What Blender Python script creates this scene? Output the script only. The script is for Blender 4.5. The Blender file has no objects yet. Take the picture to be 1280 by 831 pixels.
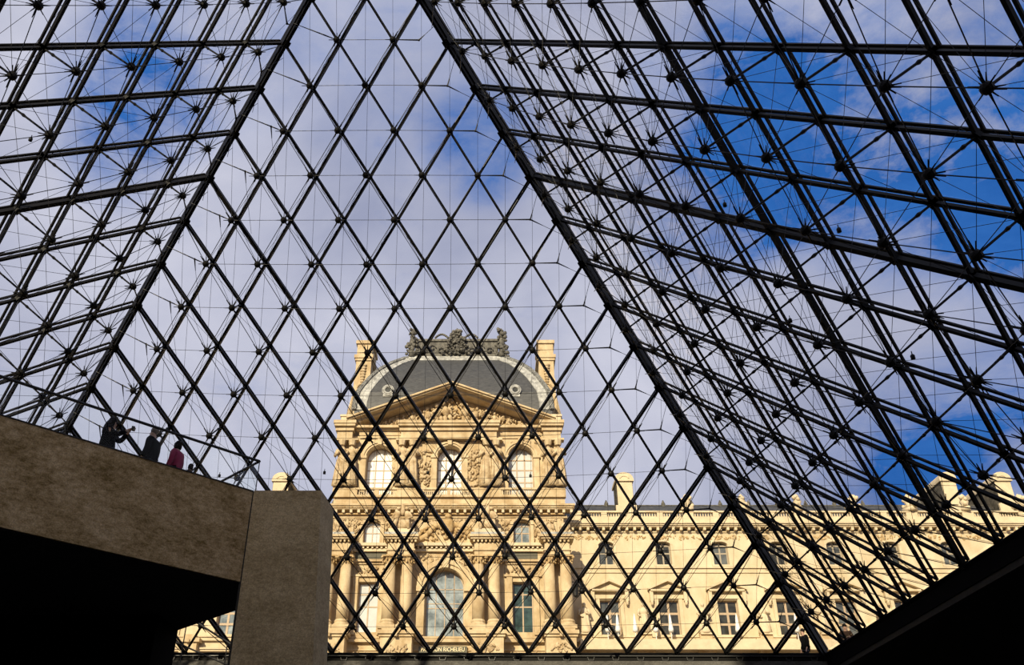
import bpy, math, random
from mathutils import Vector, Matrix, Euler

# ------------------------------------------------------------------ camera
S = bpy.context.scene
COL = S.collection
cam_d = bpy.data.cameras.new('camera')
cam = bpy.data.objects.new('camera', cam_d)
COL.objects.link(cam)
cam_d.sensor_width = 36.0
cam_d.lens = 1099.6989 / 1280 * 36.0
cam_d.shift_x = (640 - 604.864) / 1280
cam_d.shift_y = (458.5368 - 415.5) / 1280
cam_d.clip_end = 1000
yaw, pit, rol = -.0081, .5187, .0027
fw = Vector((math.sin(yaw) * math.cos(pit), math.cos(yaw) * math.cos(pit), math.sin(pit)))
rt = Vector((math.cos(yaw), -math.sin(yaw), 0))
up = rt.cross(fw)
r2 = rt * math.cos(rol) + up * math.sin(rol)
u2 = -rt * math.sin(rol) + up * math.cos(rol)
m = Matrix((r2, u2, -fw)).transposed().to_4x4()
m.translation = (4.3676, -18.4941, -7.4905)
cam.matrix_world = m
S.camera = cam

S.view_settings.view_transform = 'Standard'
S.view_settings.look = 'None'
S.view_settings.gamma = 1.0
S.view_settings.exposure = 0.0
S.view_settings.use_curve_mapping = False

# ------------------------------------------------------------------ sun and sky
SUN_AZ, SUN_EL = math.radians(20), math.radians(26)
sun_dir = Vector((-math.sin(SUN_AZ) * math.cos(SUN_EL), -math.cos(SUN_AZ) * math.cos(SUN_EL), math.sin(SUN_EL)))
sd = bpy.data.lights.new('sun', 'SUN')
sd.energy = 6.3
sd.color = (1.0, .86, .60)
sd.angle = math.radians(.6)
so = bpy.data.objects.new('sun', sd)
COL.objects.link(so)
so.rotation_euler = sun_dir.to_track_quat('Z', 'Y').to_euler()
so.location = (-30, -60, 60)

world = bpy.data.worlds.new('sky')
S.world = world
world.use_nodes = True
wn, wl = world.node_tree.nodes, world.node_tree.links
wn.clear()


def wnode(t, **k):
    n = wn.new(t)
    for a, b in k.items():
        setattr(n, a, b)
    return n


def wmath(op, a, b=None, clamp=False):
    n = wnode('ShaderNodeMath', operation=op, use_clamp=clamp)
    for i, v in enumerate((a, b)):
        if v is None:
            continue
        if isinstance(v, (int, float)):
            n.inputs[i].default_value = v
        else:
            wl.new(v, n.inputs[i])
    return n.outputs[0]


def wmix(f, a, b):
    n = wnode('ShaderNodeMix', data_type='RGBA')
    wl.new(f, n.inputs[0])
    for i, v in ((6, a), (7, b)):
        if isinstance(v, tuple):
            n.inputs[i].default_value = (*v, 1)
        else:
            wl.new(v, n.inputs[i])
    return n.outputs[2]


tc = wnode('ShaderNodeTexCoord')
DIR = tc.outputs['Generated']


def blob(d, inner, outer, w):
    vm = wnode('ShaderNodeVectorMath', operation='DOT_PRODUCT')
    wl.new(DIR, vm.inputs[0])
    vm.inputs[1].default_value = Vector(d).normalized()
    mr = wnode('ShaderNodeMapRange', interpolation_type='SMOOTHSTEP')
    wl.new(vm.outputs['Value'], mr.inputs[0])
    mr.inputs[1].default_value = math.cos(math.radians(outer))
    mr.inputs[2].default_value = math.cos(math.radians(inner))
    mr.inputs[3].default_value = 0
    mr.inputs[4].default_value = w
    return mr.outputs[0]


def wnoise(scale, detail, rough, stretch=(1, 1, 1), off=(0, 0, 0), dist=0.0):
    mp = wnode('ShaderNodeMapping')
    wl.new(DIR, mp.inputs[0])
    mp.inputs['Scale'].default_value = stretch
    mp.inputs['Location'].default_value = off
    n = wnode('ShaderNodeTexNoise')
    wl.new(mp.outputs[0], n.inputs['Vector'])
    n.inputs['Scale'].default_value = scale
    n.inputs['Detail'].default_value = detail
    n.inputs['Roughness'].default_value = rough
    n.inputs['Distortion'].default_value = dist
    return n.outputs['Fac']


# holes in the cloud deck where the blue shows
holes = [((-.005, .717, .690), .5, 5, .62), ((-.367, .641, .674), .5, 6, .50), ((-.385, .68, .63), .5, 4, .3),
         ((.431, .682, .591), 1, 8, .62), ((.323, .682, .650), 1, 9, .55), ((.248, .742, .625), 1, 7, .50), ((.38, .60, .66), 1, 8, .35),
         ((.486, .615, .621), 2, 9, .42), ((.52, .80, .35), 2, 10, .55), ((.43, .83, .36), 1, 7, .40),
         ((.245, .655, .715), 1, 7, .42), ((-.12, .66, .74), 1, 8, .22), ((.60, .55, .57), 4, 16, .5), ((.30, .55, .78), 2, 9, .25),
         ((-.30, .60, .74), 2, 9, .25), ((-.6, -.2, .75), 8, 30, .5), ((.3, -.5, .8), 6, 26, .5), ((-.8, .5, .3), 6, 22, .4)]
acc = None
for h in holes:
    b = blob(*h)
    acc = b if acc is None else wmath('ADD', acc, b)
n1 = wnoise(5.5, 7, .62, (1, 1, 1.6), (3.1, 1.7, .4), .35)
n2 = wnoise(14, 7, .65, (1, 1, 1.9), (1, 5, 2), .3)
nn = wmath('ADD', wmath('MULTIPLY', n1, .68), wmath('MULTIPLY', n2, .32))
# centred noise, strong contrast
nc = wmath('MULTIPLY', wmath('SUBTRACT', nn, .5), 5.0)
blue = wmath('MULTIPLY', acc, wmath('ADD', nc, 1.0), clamp=True)
blue = wmath('ADD', blue, wmath('MULTIPLY', wmath('SUBTRACT', nc, .25), .30, clamp=True), clamp=True)
n3 = wnoise(3.2, 5, .55, (1, 1, 1.5), (7, 2, 1), .3)
cl = wnode('ShaderNodeValToRGB')
wl.new(n3, cl.inputs[0])
cl.color_ramp.elements[0].position = .33
cl.color_ramp.elements[0].color = (.35, .38, .535, 1)
cl.color_ramp.elements[1].position = .68
cl.color_ramp.elements[1].color = (.66, .67, .79, 1)
bl = wmix(n2, (.008, .085, .36), (.05, .20, .60))
skyc = wmix(blue, cl.outputs[0], bl)
# brightening of the haze around the sun
aur = blob(sun_dir, 2, 30, 1.0)
aur = wmath('POWER', aur, 2.0)
skyc = wmix(wmath('MULTIPLY', aur, .6), skyc, (3.2, 2.9, 2.4))
bg = wnode('ShaderNodeBackground')
wl.new(skyc, bg.inputs[0])
bg.inputs[1].default_value = 1.0
wo = wnode('ShaderNodeOutputWorld')
wl.new(bg.outputs[0], wo.inputs[0])


# ------------------------------------------------------------------ materials
def new_mat(name):
    mt = bpy.data.materials.new(name)
    mt.use_nodes = True
    nt = mt.node_tree
    bs = nt.nodes['Principled BSDF']
    return mt, nt, bs


def mat(name, col, rough=.6, metal=0.0, var=.0, vscale=3.0, bump=0.0, bscale=20.0, col2=None, spec=.5, stretch=(1, 1, 1), detail=6):
    mt, nt, bs = new_mat(name)
    bs.inputs['Base Color'].default_value = (*col, 1)
    bs.inputs['Roughness'].default_value = rough
    bs.inputs['Metallic'].default_value = metal
    bs.inputs['Specular IOR Level'].default_value = spec
    if var or bump or col2:
        g = nt.nodes.new('ShaderNodeNewGeometry')
        mp = nt.nodes.new('ShaderNodeMapping')
        mp.inputs['Scale'].default_value = stretch
        nt.links.new(g.outputs['Position'], mp.inputs[0])
    if var or col2:
        n = nt.nodes.new('ShaderNodeTexNoise')
        nt.links.new(mp.outputs[0], n.inputs['Vector'])
        n.inputs['Scale'].default_value = vscale
        n.inputs['Detail'].default_value = detail
        n.inputs['Roughness'].default_value = .65
        cr = nt.nodes.new('ShaderNodeValToRGB')
        nt.links.new(n.outputs['Fac'], cr.inputs[0])
        a = tuple(c * (1 - var) for c in col)
        b = col2 if col2 else tuple(min(1, c * (1 + var)) for c in col)
        cr.color_ramp.elements[0].position = .36
        cr.color_ramp.elements[0].color = (*a, 1)
        cr.color_ramp.elements[1].position = .66
        cr.color_ramp.elements[1].color = (*b, 1)
        nt.links.new(cr.outputs[0], bs.inputs['Base Color'])
    if bump:
        n = nt.nodes.new('ShaderNodeTexNoise')
        nt.links.new(mp.outputs[0], n.inputs['Vector'])
        n.inputs['Scale'].default_value = bscale
        n.inputs['Detail'].default_value = 5
        bp = nt.nodes.new('ShaderNodeBump')
        bp.inputs['Strength'].default_value = bump
        bp.inputs['Distance'].default_value = .05
        nt.links.new(n.outputs['Fac'], bp.inputs['Height'])
        nt.links.new(bp.outputs[0], bs.inputs['Normal'])
    return mt


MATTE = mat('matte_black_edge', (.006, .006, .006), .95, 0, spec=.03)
STEEL = mat('painted_steel', (.0065, .006, .0055), .5, 0, spec=.11)
CABLE = mat('steel_cable', (.012, .012, .013), .5, 0, spec=.3)
ALU = mat('dark_aluminium', (.010, .009, .008), .5, 0, spec=.2)
STONE = mat('limestone', (.49, .355, .195), .85, 0, .20, .9, .25, 6, col2=(.60, .485, .31), spec=.2, stretch=(1, 1, .6))
STONE_W = mat('cream_limestone', (.56, .45, .285), .85, 0, .10, .7, .2, 6, col2=(.63, .53, .37), spec=.2, stretch=(1, 1, .5))
STONE_P = mat('pale_limestone', (.58, .48, .325), .85, 0, .10, 1.3, .2, 8, spec=.2)
STONE_C = mat('carved_limestone', (.42, .29, .15), .85, 0, .25, 1.6, .4, 9, col2=(.60, .48, .31), spec=.2)
STONE_O = mat('ochre_limestone', (.40, .26, .11), .85, 0, .2, 1.5, .4, 8, col2=(.54, .40, .22), spec=.2)
STONE_G = mat('dark_grey_stone', (.06, .055, .042), .9, 0, .3, 2.0, .4, 8, col2=(.15, .13, .10), spec=.2)  # darker grey-brown for the chimney sides
LEAD = mat('weathered_lead', (.28, .28, .265), .65, .0, .35, 2.5, .3, 8, col2=(.48, .48, .45))
CREST = mat('dark_lead_ornament', (.055, .05, .04), .7, 0, .3, 3.0, .4, 9, col2=(.15, .14, .115))
FLOORM = mat('low_bounce_floor', (.05, .047, .042), .5, 0, .1, 2)  # unseen floor kept dark so little light bounces onto the soffits
SOFFIT = mat('shade_dark_soffit', (.013, .011, .008), .8, 0, .25, 1.5, .2, 9)  # near-black colour carries the shade of the downward faces
PAVE = mat('courtyard_paving', (.16, .14, .115), .9, 0, .15, 2)
FRAME = mat('window_wood', (.40, .30, .20), .6, 0, .08, 5)
FRAME_D = mat('greyed_window_wood', (.32, .27, .20), .6, 0, .08, 5)
CANVAS = mat('white_canvas', (.72, .72, .70), .8)
IRON = mat('black_iron', (.02, .02, .02), .5, .5)
GRILLE = mat('grey_grille', (.10, .095, .07), .8, 0, .1, 4)


def concrete(name, c1, c2, c3):
    mt, nt, bs = new_mat(name)
    bs.inputs['Roughness'].default_value = .85
    bs.inputs['Specular IOR Level'].default_value = .25
    g = nt.nodes.new('ShaderNodeNewGeometry')
    def noise(sc, det, ro, st=(1, 1, 1)):
        mp = nt.nodes.new('ShaderNodeMapping')
        mp.inputs['Scale'].default_value = st
        nt.links.new(g.outputs['Position'], mp.inputs[0])
        n = nt.nodes.new('ShaderNodeTexNoise')
        nt.links.new(mp.outputs[0], n.inputs['Vector'])
        n.inputs['Scale'].default_value = sc
        n.inputs['Detail'].default_value = det
        n.inputs['Roughness'].default_value = ro
        return n.outputs['Fac']
    big = noise(1.1, 6, .7, (1, 1, 1.6))
    fine = noise(38, 3, .7)
    mid = noise(7, 5, .7, (1, 1, 2.2))
    cr = nt.nodes.new('ShaderNodeValToRGB')
    mx = nt.nodes.new('ShaderNodeMath')
    mx.operation = 'MULTIPLY_ADD'
    nt.links.new(mid, mx.inputs[0])
    mx.inputs[1].default_value = .5
    m2 = nt.nodes.new('ShaderNodeMath')
    m2.operation = 'MULTIPLY'
    nt.links.new(big, m2.inputs[0])
    m2.inputs[1].default_value = .5
    nt.links.new(m2.outputs[0], mx.inputs[2])
    nt.links.new(mx.outputs[0], cr.inputs[0])
    e = cr.color_ramp.elements
    e[0].position = .38
    e[0].color = (*c1, 1)
    e[1].position = .62
    e[1].color = (*c3, 1)
    k = e.new(.5)
    k.color = (*c2, 1)
    mm = nt.nodes.new('ShaderNodeMix')
    mm.data_type = 'RGBA'
    mm.blend_type = 'MULTIPLY'
    mm.inputs[0].default_value = 1.0
    cr2 = nt.nodes.new('ShaderNodeValToRGB')
    nt.links.new(fine, cr2.inputs[0])
    cr2.color_ramp.elements[0].position = .34
    cr2.color_ramp.elements[0].color = (.62, .62, .62, 1)
    cr2.color_ramp.elements[1].position = .6
    cr2.color_ramp.elements[1].color = (1.1, 1.1, 1.1, 1)
    nt.links.new(cr.outputs[0], mm.inputs[6])
    nt.links.new(cr2.outputs[0], mm.inputs[7])
    nt.links.new(mm.outputs[2], bs.inputs['Base Color'])
    bp = nt.nodes.new('ShaderNodeBump')
    bp.inputs['Strength'].default_value = .25
    bp.inputs['Distance'].default_value = .02
    nt.links.new(fine, bp.inputs['Height'])
    nt.links.new(bp.outputs[0], bs.inputs['Normal'])
    return mt


CONC = concrete('brown_concrete', (.22, .14, .045), (.46, .315, .145), (.66, .48, .265))
CONC_P = concrete('grey_brown_concrete', (.36, .265, .13), (.51, .385, .21), (.64, .50, .29))
CONC_D = concrete('grey_concrete_edge', (.06, .057, .053), (.10, .096, .09), (.14, .135, .125))


def slate():
    mt, nt, bs = new_mat('slate_roofing')
    bs.inputs['Roughness'].default_value = .55
    g = nt.nodes.new('ShaderNodeNewGeometry')
    mp = nt.nodes.new('ShaderNodeMapping')
    mp.inputs['Scale'].default_value = (1, .35, 5)
    nt.links.new(g.outputs['Position'], mp.inputs[0])
    n = nt.nodes.new('ShaderNodeTexNoise')
    n.inputs['Scale'].default_value = 2.2
    n.inputs['Detail'].default_value = 7
    n.inputs['Roughness'].default_value = .75
    nt.links.new(mp.outputs[0], n.inputs['Vector'])
    cr = nt.nodes.new('ShaderNodeValToRGB')
    nt.links.new(n.outputs['Fac'], cr.inputs[0])
    cr.color_ramp.elements[0].position = .35
    cr.color_ramp.elements[0].color = (.016, .017, .018, 1)
    cr.color_ramp.elements[1].position = .7
    cr.color_ramp.elements[1].color = (.085, .086, .085, 1)
    nt.links.new(cr.outputs[0], bs.inputs['Base Color'])
    bp = nt.nodes.new('ShaderNodeBump')
    bp.inputs['Strength'].default_value = .4
    bp.inputs['Distance'].default_value = .05
    nt.links.new(n.outputs['Fac'], bp.inputs['Height'])
    nt.links.new(bp.outputs[0], bs.inputs['Normal'])
    return mt


SLATE = slate()


def thin_glass(name, tint, rough=.0, r0=.02, r1=.96):
    mt = bpy.data.materials.new(name)
    mt.use_nodes = True
    nt = mt.node_tree
    nt.nodes.clear()
    o = nt.nodes.new('ShaderNodeOutputMaterial')
    tr = nt.nodes.new('ShaderNodeBsdfTransparent')
    tr.inputs[0].default_value = (*tint, 1)
    gl = nt.nodes.new('ShaderNodeBsdfGlossy')
    gl.inputs['Roughness'].default_value = rough
    # Schlick reflectance from the facing angle, the same from both sides of the pane
    lw = nt.nodes.new('ShaderNodeLayerWeight')
    lw.inputs[0].default_value = .5
    pw = nt.nodes.new('ShaderNodeMath')
    pw.operation = 'POWER'
    nt.links.new(lw.outputs['Facing'], pw.inputs[0])
    pw.inputs[1].default_value = 5.0
    fr = nt.nodes.new('ShaderNodeMath')
    fr.operation = 'MULTIPLY_ADD'
    nt.links.new(pw.outputs[0], fr.inputs[0])
    fr.inputs[1].default_value = r1
    fr.inputs[2].default_value = r0
    mx = nt.nodes.new('ShaderNodeMixShader')
    nt.links.new(fr.outputs[0], mx.inputs[0])
    nt.links.new(tr.outputs[0], mx.inputs[1])
    nt.links.new(gl.outputs[0], mx.inputs[2])
    nt.links.new(mx.outputs[0], o.inputs[0])
    return mt


GLASS = thin_glass('clear_glazing', (.99, .99, .99))
RAILGLASS = thin_glass('balustrade_glass', (.985, .995, .99), 0, .006, .5)
P_WHITE = mat('window_pane_white_blind', (.80, .80, .75), .12, 0, .03, .6)
P_PALE = mat('window_pane_pale_blind', (.52, .54, .54), .08, 0, .08, .7)
P_BLUE = mat('window_pane_blue_grey', (.18, .23, .26), .06, 0, .5, .55, col2=(.40, .46, .49))  # reflected sky of the great arched window put into the pane colour
P_TEAL = mat('window_pane_dark_teal', (.02, .035, .04), .05, 0, .5, .7, col2=(.055, .10, .10))
P_DARK = mat('window_pane_dark', (.022, .024, .022), .08, 0, .4, .8, col2=(.06, .06, .05))
P_GREY = mat('window_pane_grey', (.05, .057, .06), .06, 0, .4, .6, col2=(.12, .13, .13))


# ------------------------------------------------------------------ mesh helpers
class MB:
    def __init__(s):
        s.v, s.f = [], []

    def add(s, vs, fs):
        o = len(s.v)
        s.v.extend([tuple(x) for x in vs])
        s.f.extend([tuple(i + o for i in f) for f in fs])
        return s

    def box(s, x0, x1, y0, y1, z0, z1):
        vs = [(x, y, z) for z in (z0, z1) for y in (y0, y1) for x in (x0, x1)]
        return s.add(vs, [(0, 2, 3, 1), (4, 5, 7, 6), (0, 1, 5, 4), (2, 6, 7, 3), (0, 4, 6, 2), (1, 3, 7, 5)])

    def prism(s, poly, y0, y1):
        """poly in x,z ; extruded along y"""
        n = len(poly)
        vs = [(x, y0, z) for x, z in poly] + [(x, y1, z) for x, z in poly]
        fs = [tuple(range(n)), tuple(range(2 * n - 1, n - 1, -1))]
        fs += [(i, i + n, (i + 1) % n + n, (i + 1) % n) for i in range(n)]
        return s.add(vs, fs)

    def prism_z(s, poly, z0, z1):
        n = len(poly)
        vs = [(x, y, z0) for x, y in poly] + [(x, y, z1) for x, y in poly]
        fs = [tuple(range(n - 1, -1, -1)), tuple(range(n, 2 * n))]
        fs += [(i, (i + 1) % n, (i + 1) % n + n, i + n) for i in range(n)]
        return s.add(vs, fs)

    def prism_x(s, poly, x0, x1):
        """poly in y,z"""
        n = len(poly)
        vs = [(x0, y, z) for y, z in poly] + [(x1, y, z) for y, z in poly]
        fs = [tuple(range(n)), tuple(range(2 * n - 1, n - 1, -1))]
        fs += [(i, i + n, (i + 1) % n + n, (i + 1) % n) for i in range(n)]
        return s.add(vs, fs)

    def lathe(s, cx, cy, prof, seg=10, a0=0.0):
        vs = []
        for r, z in prof:
            for k in range(seg):
                a = a0 + 2 * math.pi * k / seg
                vs.append((cx + r * math.cos(a), cy + r * math.sin(a), z))
        fs = []
        for i in range(len(prof) - 1):
            for k in range(seg):
                k2 = (k + 1) % seg
                fs.append((i * seg + k, i * seg + k2, (i + 1) * seg + k2, (i + 1) * seg + k))
        fs.append(tuple(range(seg - 1, -1, -1)))
        fs.append(tuple((len(prof) - 1) * seg + k for k in range(seg)))
        return s.add(vs, fs)

    def beam(s, a, b, w, d, n):
        """box section from a to b: w across, d along n"""
        a, b, n = Vector(a), Vector(b), Vector(n).normalized()
        t = (b - a).normalized()
        c = t.cross(n).normalized()
        n = c.cross(t).normalized()
        vs = []
        for p in (a, b):
            for i, j in ((-1, -1), (1, -1), (1, 1), (-1, 1)):
                vs.append(p + c * (i * w / 2) + n * (j * d / 2))
        return s.add(vs, [(3, 2, 1, 0), (4, 5, 6, 7), (0, 1, 5, 4), (1, 2, 6, 5), (2, 3, 7, 6), (3, 0, 4, 7)])

    def rod(s, a, b, r, seg=4, r1=None):
        a, b = Vector(a), Vector(b)
        r1 = r if r1 is None else r1
        t = (b - a)
        if t.length < 1e-6:
            return s
        t.normalize()
        q = t.orthogonal().normalized()
        c = t.cross(q)
        vs = []
        for p, rr in ((a, r), (b, r1)):
            for k in range(seg):
                an = 2 * math.pi * k / seg + .4
                vs.append(p + q * (rr * math.cos(an)) + c * (rr * math.sin(an)))
        fs = [(k, (k + 1) % seg, (k + 1) % seg + seg, k + seg) for k in range(seg)]
        fs += [tuple(range(seg - 1, -1, -1)), tuple(range(seg, 2 * seg))]
        return s.add(vs, fs)

    def tube(s, pts, r, seg=6):
        for a, b in zip(pts[:-1], pts[1:]):
            s.rod(a, b, r, seg)
        return s

    def ball(s, c, r, rot=None, nu=7, nv=5):
        if isinstance(r, (int, float)):
            r = (r, r, r)
        R = rot.to_matrix() if rot is not None else Matrix.Identity(3)
        vs = [Vector((0, 0, r[2]))]
        for i in range(1, nv):
            th = math.pi * i / nv
            for k in range(nu):
                a = 2 * math.pi * k / nu
                vs.append(Vector((r[0] * math.sin(th) * math.cos(a), r[1] * math.sin(th) * math.sin(a), r[2] * math.cos(th))))
        vs.append(Vector((0, 0, -r[2])))
        fs = [(0, 1 + k, 1 + (k + 1) % nu) for k in range(nu)]
        for i in range(nv - 2):
            o = 1 + i * nu
            fs += [(o + k, o + nu + k, o + nu + (k + 1) % nu, o + (k + 1) % nu) for k in range(nu)]
        o = 1 + (nv - 2) * nu
        fs += [(o + k, len(vs) - 1, o + (k + 1) % nu) for k in range(nu)]
        c = Vector(c)
        return s.add([R @ v + c for v in vs], fs)

    def arch_fill(s, x0, x1, zs, zt, y0, y1, seg=10, rise=None):
        """solid between an arch (springing zs) and the level zt above it"""
        cx, r = (x0 + x1) / 2, (x1 - x0) / 2
        h = r if rise is None else rise
        pts = [(cx - r * math.cos(math.pi * i / seg), zs + h * math.sin(math.pi * i / seg)) for i in range(seg + 1)]
        for (xa, za), (xb, zb) in zip(pts[:-1], pts[1:]):
            s.prism([(xa, za), (xb, zb), (xb, zt), (xa, zt)], y0, y1)
        return s

    def arch_band(s, cx, zs, r0, r1, y0, y1, seg=12, hy=1.0):
        for i in range(seg):
            a, b = math.pi * i / seg, math.pi * (i + 1) / seg
            p = [(cx - r * math.cos(t), zs + hy * r * math.sin(t)) for r, t in ((r0, a), (r0, b), (r1, b), (r1, a))]
            s.prism(p, y0, y1)
        return s

    def mesh(s, name, mt, smooth=False):
        me = bpy.data.meshes.new(name)
        me.from_pydata(s.v, [], s.f)
        me.validate()
        me.materials.append(mt)
        if smooth:
            me.polygons.foreach_set('use_smooth', [True] * len(me.polygons))
        me.update()
        return me

    def build(s, name, mt, parent=None, smooth=False, kind=None):
        return place(name, s.mesh(name, mt, smooth), parent, kind=kind)


def place(name, me, parent=None, loc=(0, 0, 0), rot=None, scale=None, kind=None):
    o = bpy.data.objects.new(name, me)
    COL.objects.link(o)
    o.parent = parent
    o.location = loc
    if rot is not None:
        o.rotation_euler = rot
    if scale is not None:
        o.scale = scale
    if kind:
        o['kind'] = kind
    return o


def root(name, label=None, cat=None, group=None, kind=None, loc=(0, 0, 0), rot=None):
    o = place(name, None, None, loc, rot)
    tag(o, label, cat, group, kind)
    return o


def tag(o, label=None, cat=None, group=None, kind=None):
    if label:
        o['label'] = label
    if cat:
        o['category'] = cat
    if group:
        o['group'] = group
    if kind:
        o['kind'] = kind
    return o


# ------------------------------------------------------------------ the glass pyramid: three walls
H, ZT = 17.71, 21.64
L = math.hypot(H, ZT)
N = 18
rnd = random.Random(4)


def node(p, q, w, z=0.0):
    return Vector((H * (p - w) / N, L * q / N, z))


def depth_at(p, q, w):
    return .33 + 1.6 * p * q * w / 216.0


GZ = .22      # glazing plane, outward of the node plane

# shared meshes, in the frame of a wall: x level, y up the slope, z outward
dx, dy = H / N, L / N


def pane_mesh(pts, name):
    c = sum((Vector(p) for p in pts), Vector()) / len(pts)
    q = []
    for p in pts:
        d = (Vector(p) - c)
        q.append(c + d * (1 - .045 / (d.length * .45)))
    n = len(q)
    vs = [(a.x, a.y, -.011) for a in q] + [(a.x, a.y, .011) for a in q]
    fs = [tuple(range(n - 1, -1, -1)), tuple(range(n, 2 * n))] + [(i, (i + 1) % n, (i + 1) % n + n, i + n) for i in range(n)]
    b = MB()
    b.add(vs, fs)
    return b.mesh(name, GLASS)


rhomb = pane_mesh([(0, -dy, 0), (dx, 0, 0), (0, dy, 0), (-dx, 0, 0)], 'rhombic_pane')
tri = pane_mesh([(-dx, 0, 0), (dx, 0, 0), (0, dy, 0)], 'triangular_pane')

bar_mesh, glz_mesh = {}, {}


def bars(fam):
    for k in range(1, N):
        thick = 1.55 if k == 6 else 1.0
        if fam == 'w':
            a, b = node(0, N - k, k), node(N - k, 0, k)
        else:
            a, b = node(k, N - k, 0), node(k, 0, N - k)
        m1 = MB()
        m1.beam(a, b, .09 * thick, .095 * thick, (0, 0, 1))
        # node clamps along the bar
        for j in range(0, N - k + 1):
            t = j / (N - k)
            c = a.lerp(b, t)
            m1.box(c.x - .085, c.x + .085, c.y - .085, c.y + .085, -.075 * thick, .06)
            m1.rod(c, c + Vector((0, 0, GZ)), .022, 4)
        bar_mesh[fam, k] = m1.mesh('lattice_bar', STEEL)
        m2 = MB()
        z = Vector((0, 0, GZ))
        m2.beam(a + z, b + z, .075 * (1.25 if k == 6 else 1), .05, (0, 0, 1))
        glz_mesh[fam, k] = m2.mesh('glazing_bar', ALU)


bars('w')
bars('p')

# hub with its cable sockets
hb = MB()
hb.ball((0, 0, 0), (.125, .125, .13), None, 8, 6)
bd = Vector((dx, dy, 0)).normalized()
spikes = [bd, -bd, Vector((-bd.x, bd.y, 0)), Vector((bd.x, -bd.y, 0)), Vector((1, 0, 0)), Vector((-1, 0, 0)), Vector((0, 1, .45)).normalized()]
for sx in (-1, 1):
    for sy in (-1, 1):
        spikes.append(Vector((sx * dx, sy * dy, 1.2)).normalized())
for i, d in enumerate(spikes):
    hb.rod(d * .08, d * (.34 if i < 4 else .28), .028 if i < 4 else .020, 5, .011)
hub_me = hb.mesh('hub', STEEL, False)
st = MB()
st.rod((0, 0, -1), (0, 0, 0), .030, 6)
st.ball((0.0, 0.0, -.30), (.05, .05, .07), None, 6, 4)
strut_me = st.mesh('strut', STEEL)

# cable meshes
cable_me = {}


def hubp(p, q, w):
    return node(p, q, w, -depth_at(p, q, w))


for fam in ('w', 'p'):
    for k in range(1, N - 1):
        pts = []
        for j in range(1, N - k):
            pts.append(hubp(j, N - k - j, k) if fam == 'w' else hubp(k, N - k - j, j))
        # ends run back to the lattice at the hip and at the sill
        e0 = node(0, N - k, k, -.12) if fam == 'w' else node(k, N - k, 0, -.12)
        e1 = node(N - k, 0, k, -.10) if fam == 'w' else node(k, 0, N - k, -.10)
        b = MB()
        b.tube([e0] + pts + [e1], .0125, 4)
        cable_me[fam, k] = b.mesh('tension_cable', CABLE)

row_me = {}
for q in range(1, N - 1):
    pts = [hubp(p, q, N - q - p) for p in range(1, N - q)]
    b = MB()
    b.tube(pts, .009, 4)
    # ties between the last hub and the hips: forked on one side, single with a dropper on the other
    far = (0.75, -.45) if q < 15 else (.4,)
    j = pts[0].lerp(node(0, q, N - q, -.30), .46) + Vector((0, 0, -.02))
    for e_ in far:
        hip_ = node(0, q + e_, N - q - e_, -.28)
        b.rod(hip_, j.lerp(hip_, .3), .009, 4)
        b.rod(j.lerp(hip_, .3), j, .012, 5, .03)
    b.rod(j, pts[0], .030, 5, .016)
    b.ball(j, .045, None, 6, 4)
    hip_ = node(N - q - .4, q + .4, 0, -.30)
    j = pts[-1].lerp(hip_, .28) + Vector((0, 0, -.02))
    b.rod(hip_, j, .011, 5, .024)
    b.rod(j, pts[-1], .026, 5, .016)
    if 2 < q < 14:
        b.rod(j, j + Vector((-.02, -.42, -.04)), .028, 5, .012)
        b.rod(j + Vector((-.02, -.42, -.04)), j + Vector((-.12, -2.2, 0)), .007, 3)
        b.ball(j, .042, None, 6, 4)
    row_me[q] = b.mesh('level_wire', CABLE)

vert_me = {}
for c in range(-(N - 3), N - 2):
    b = MB()
    has = False
    for q in range(3, N):
        s2 = N - q
        if (s2 + c) % 2:
            continue
        p, w = (s2 + c) // 2, (s2 - c) // 2
        if p < 0 or w < 0:
            continue
        if q - 2 >= 1:
            b.rod(node(p, q, w, -.05), hubp(p + 1, q - 2, w + 1), .0065, 3)
            has = True
    if has:
        vert_me[c] = b.mesh('vertical_wire', CABLE)

br = MB()
for p in range(0, N):
    for q in range(0, N):
        w = N - p - q
        if w < 0:
            continue
        for dp, dq, dw in ((1, -1, 0), (-1, 1, 0), (0, 1, -1), (0, -1, 1)):
            p2, q2, w2 = p + dp, q + dq, w + dw
            if min(p2, q2, w2) < 0 or min(p, q, w) < 1:
                continue
            br.rod(hubp(p, q, w), node(p2, q2, w2, -.04), .007, 3)
brace_me = br.mesh('bracing_wire', CABLE)

# sill beam with brackets
sb = MB()
sb.box(-H - .1, H + .1, -.14, .0, -.10, .06)
sill_me = sb.mesh('sill_beam', MATTE)

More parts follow.
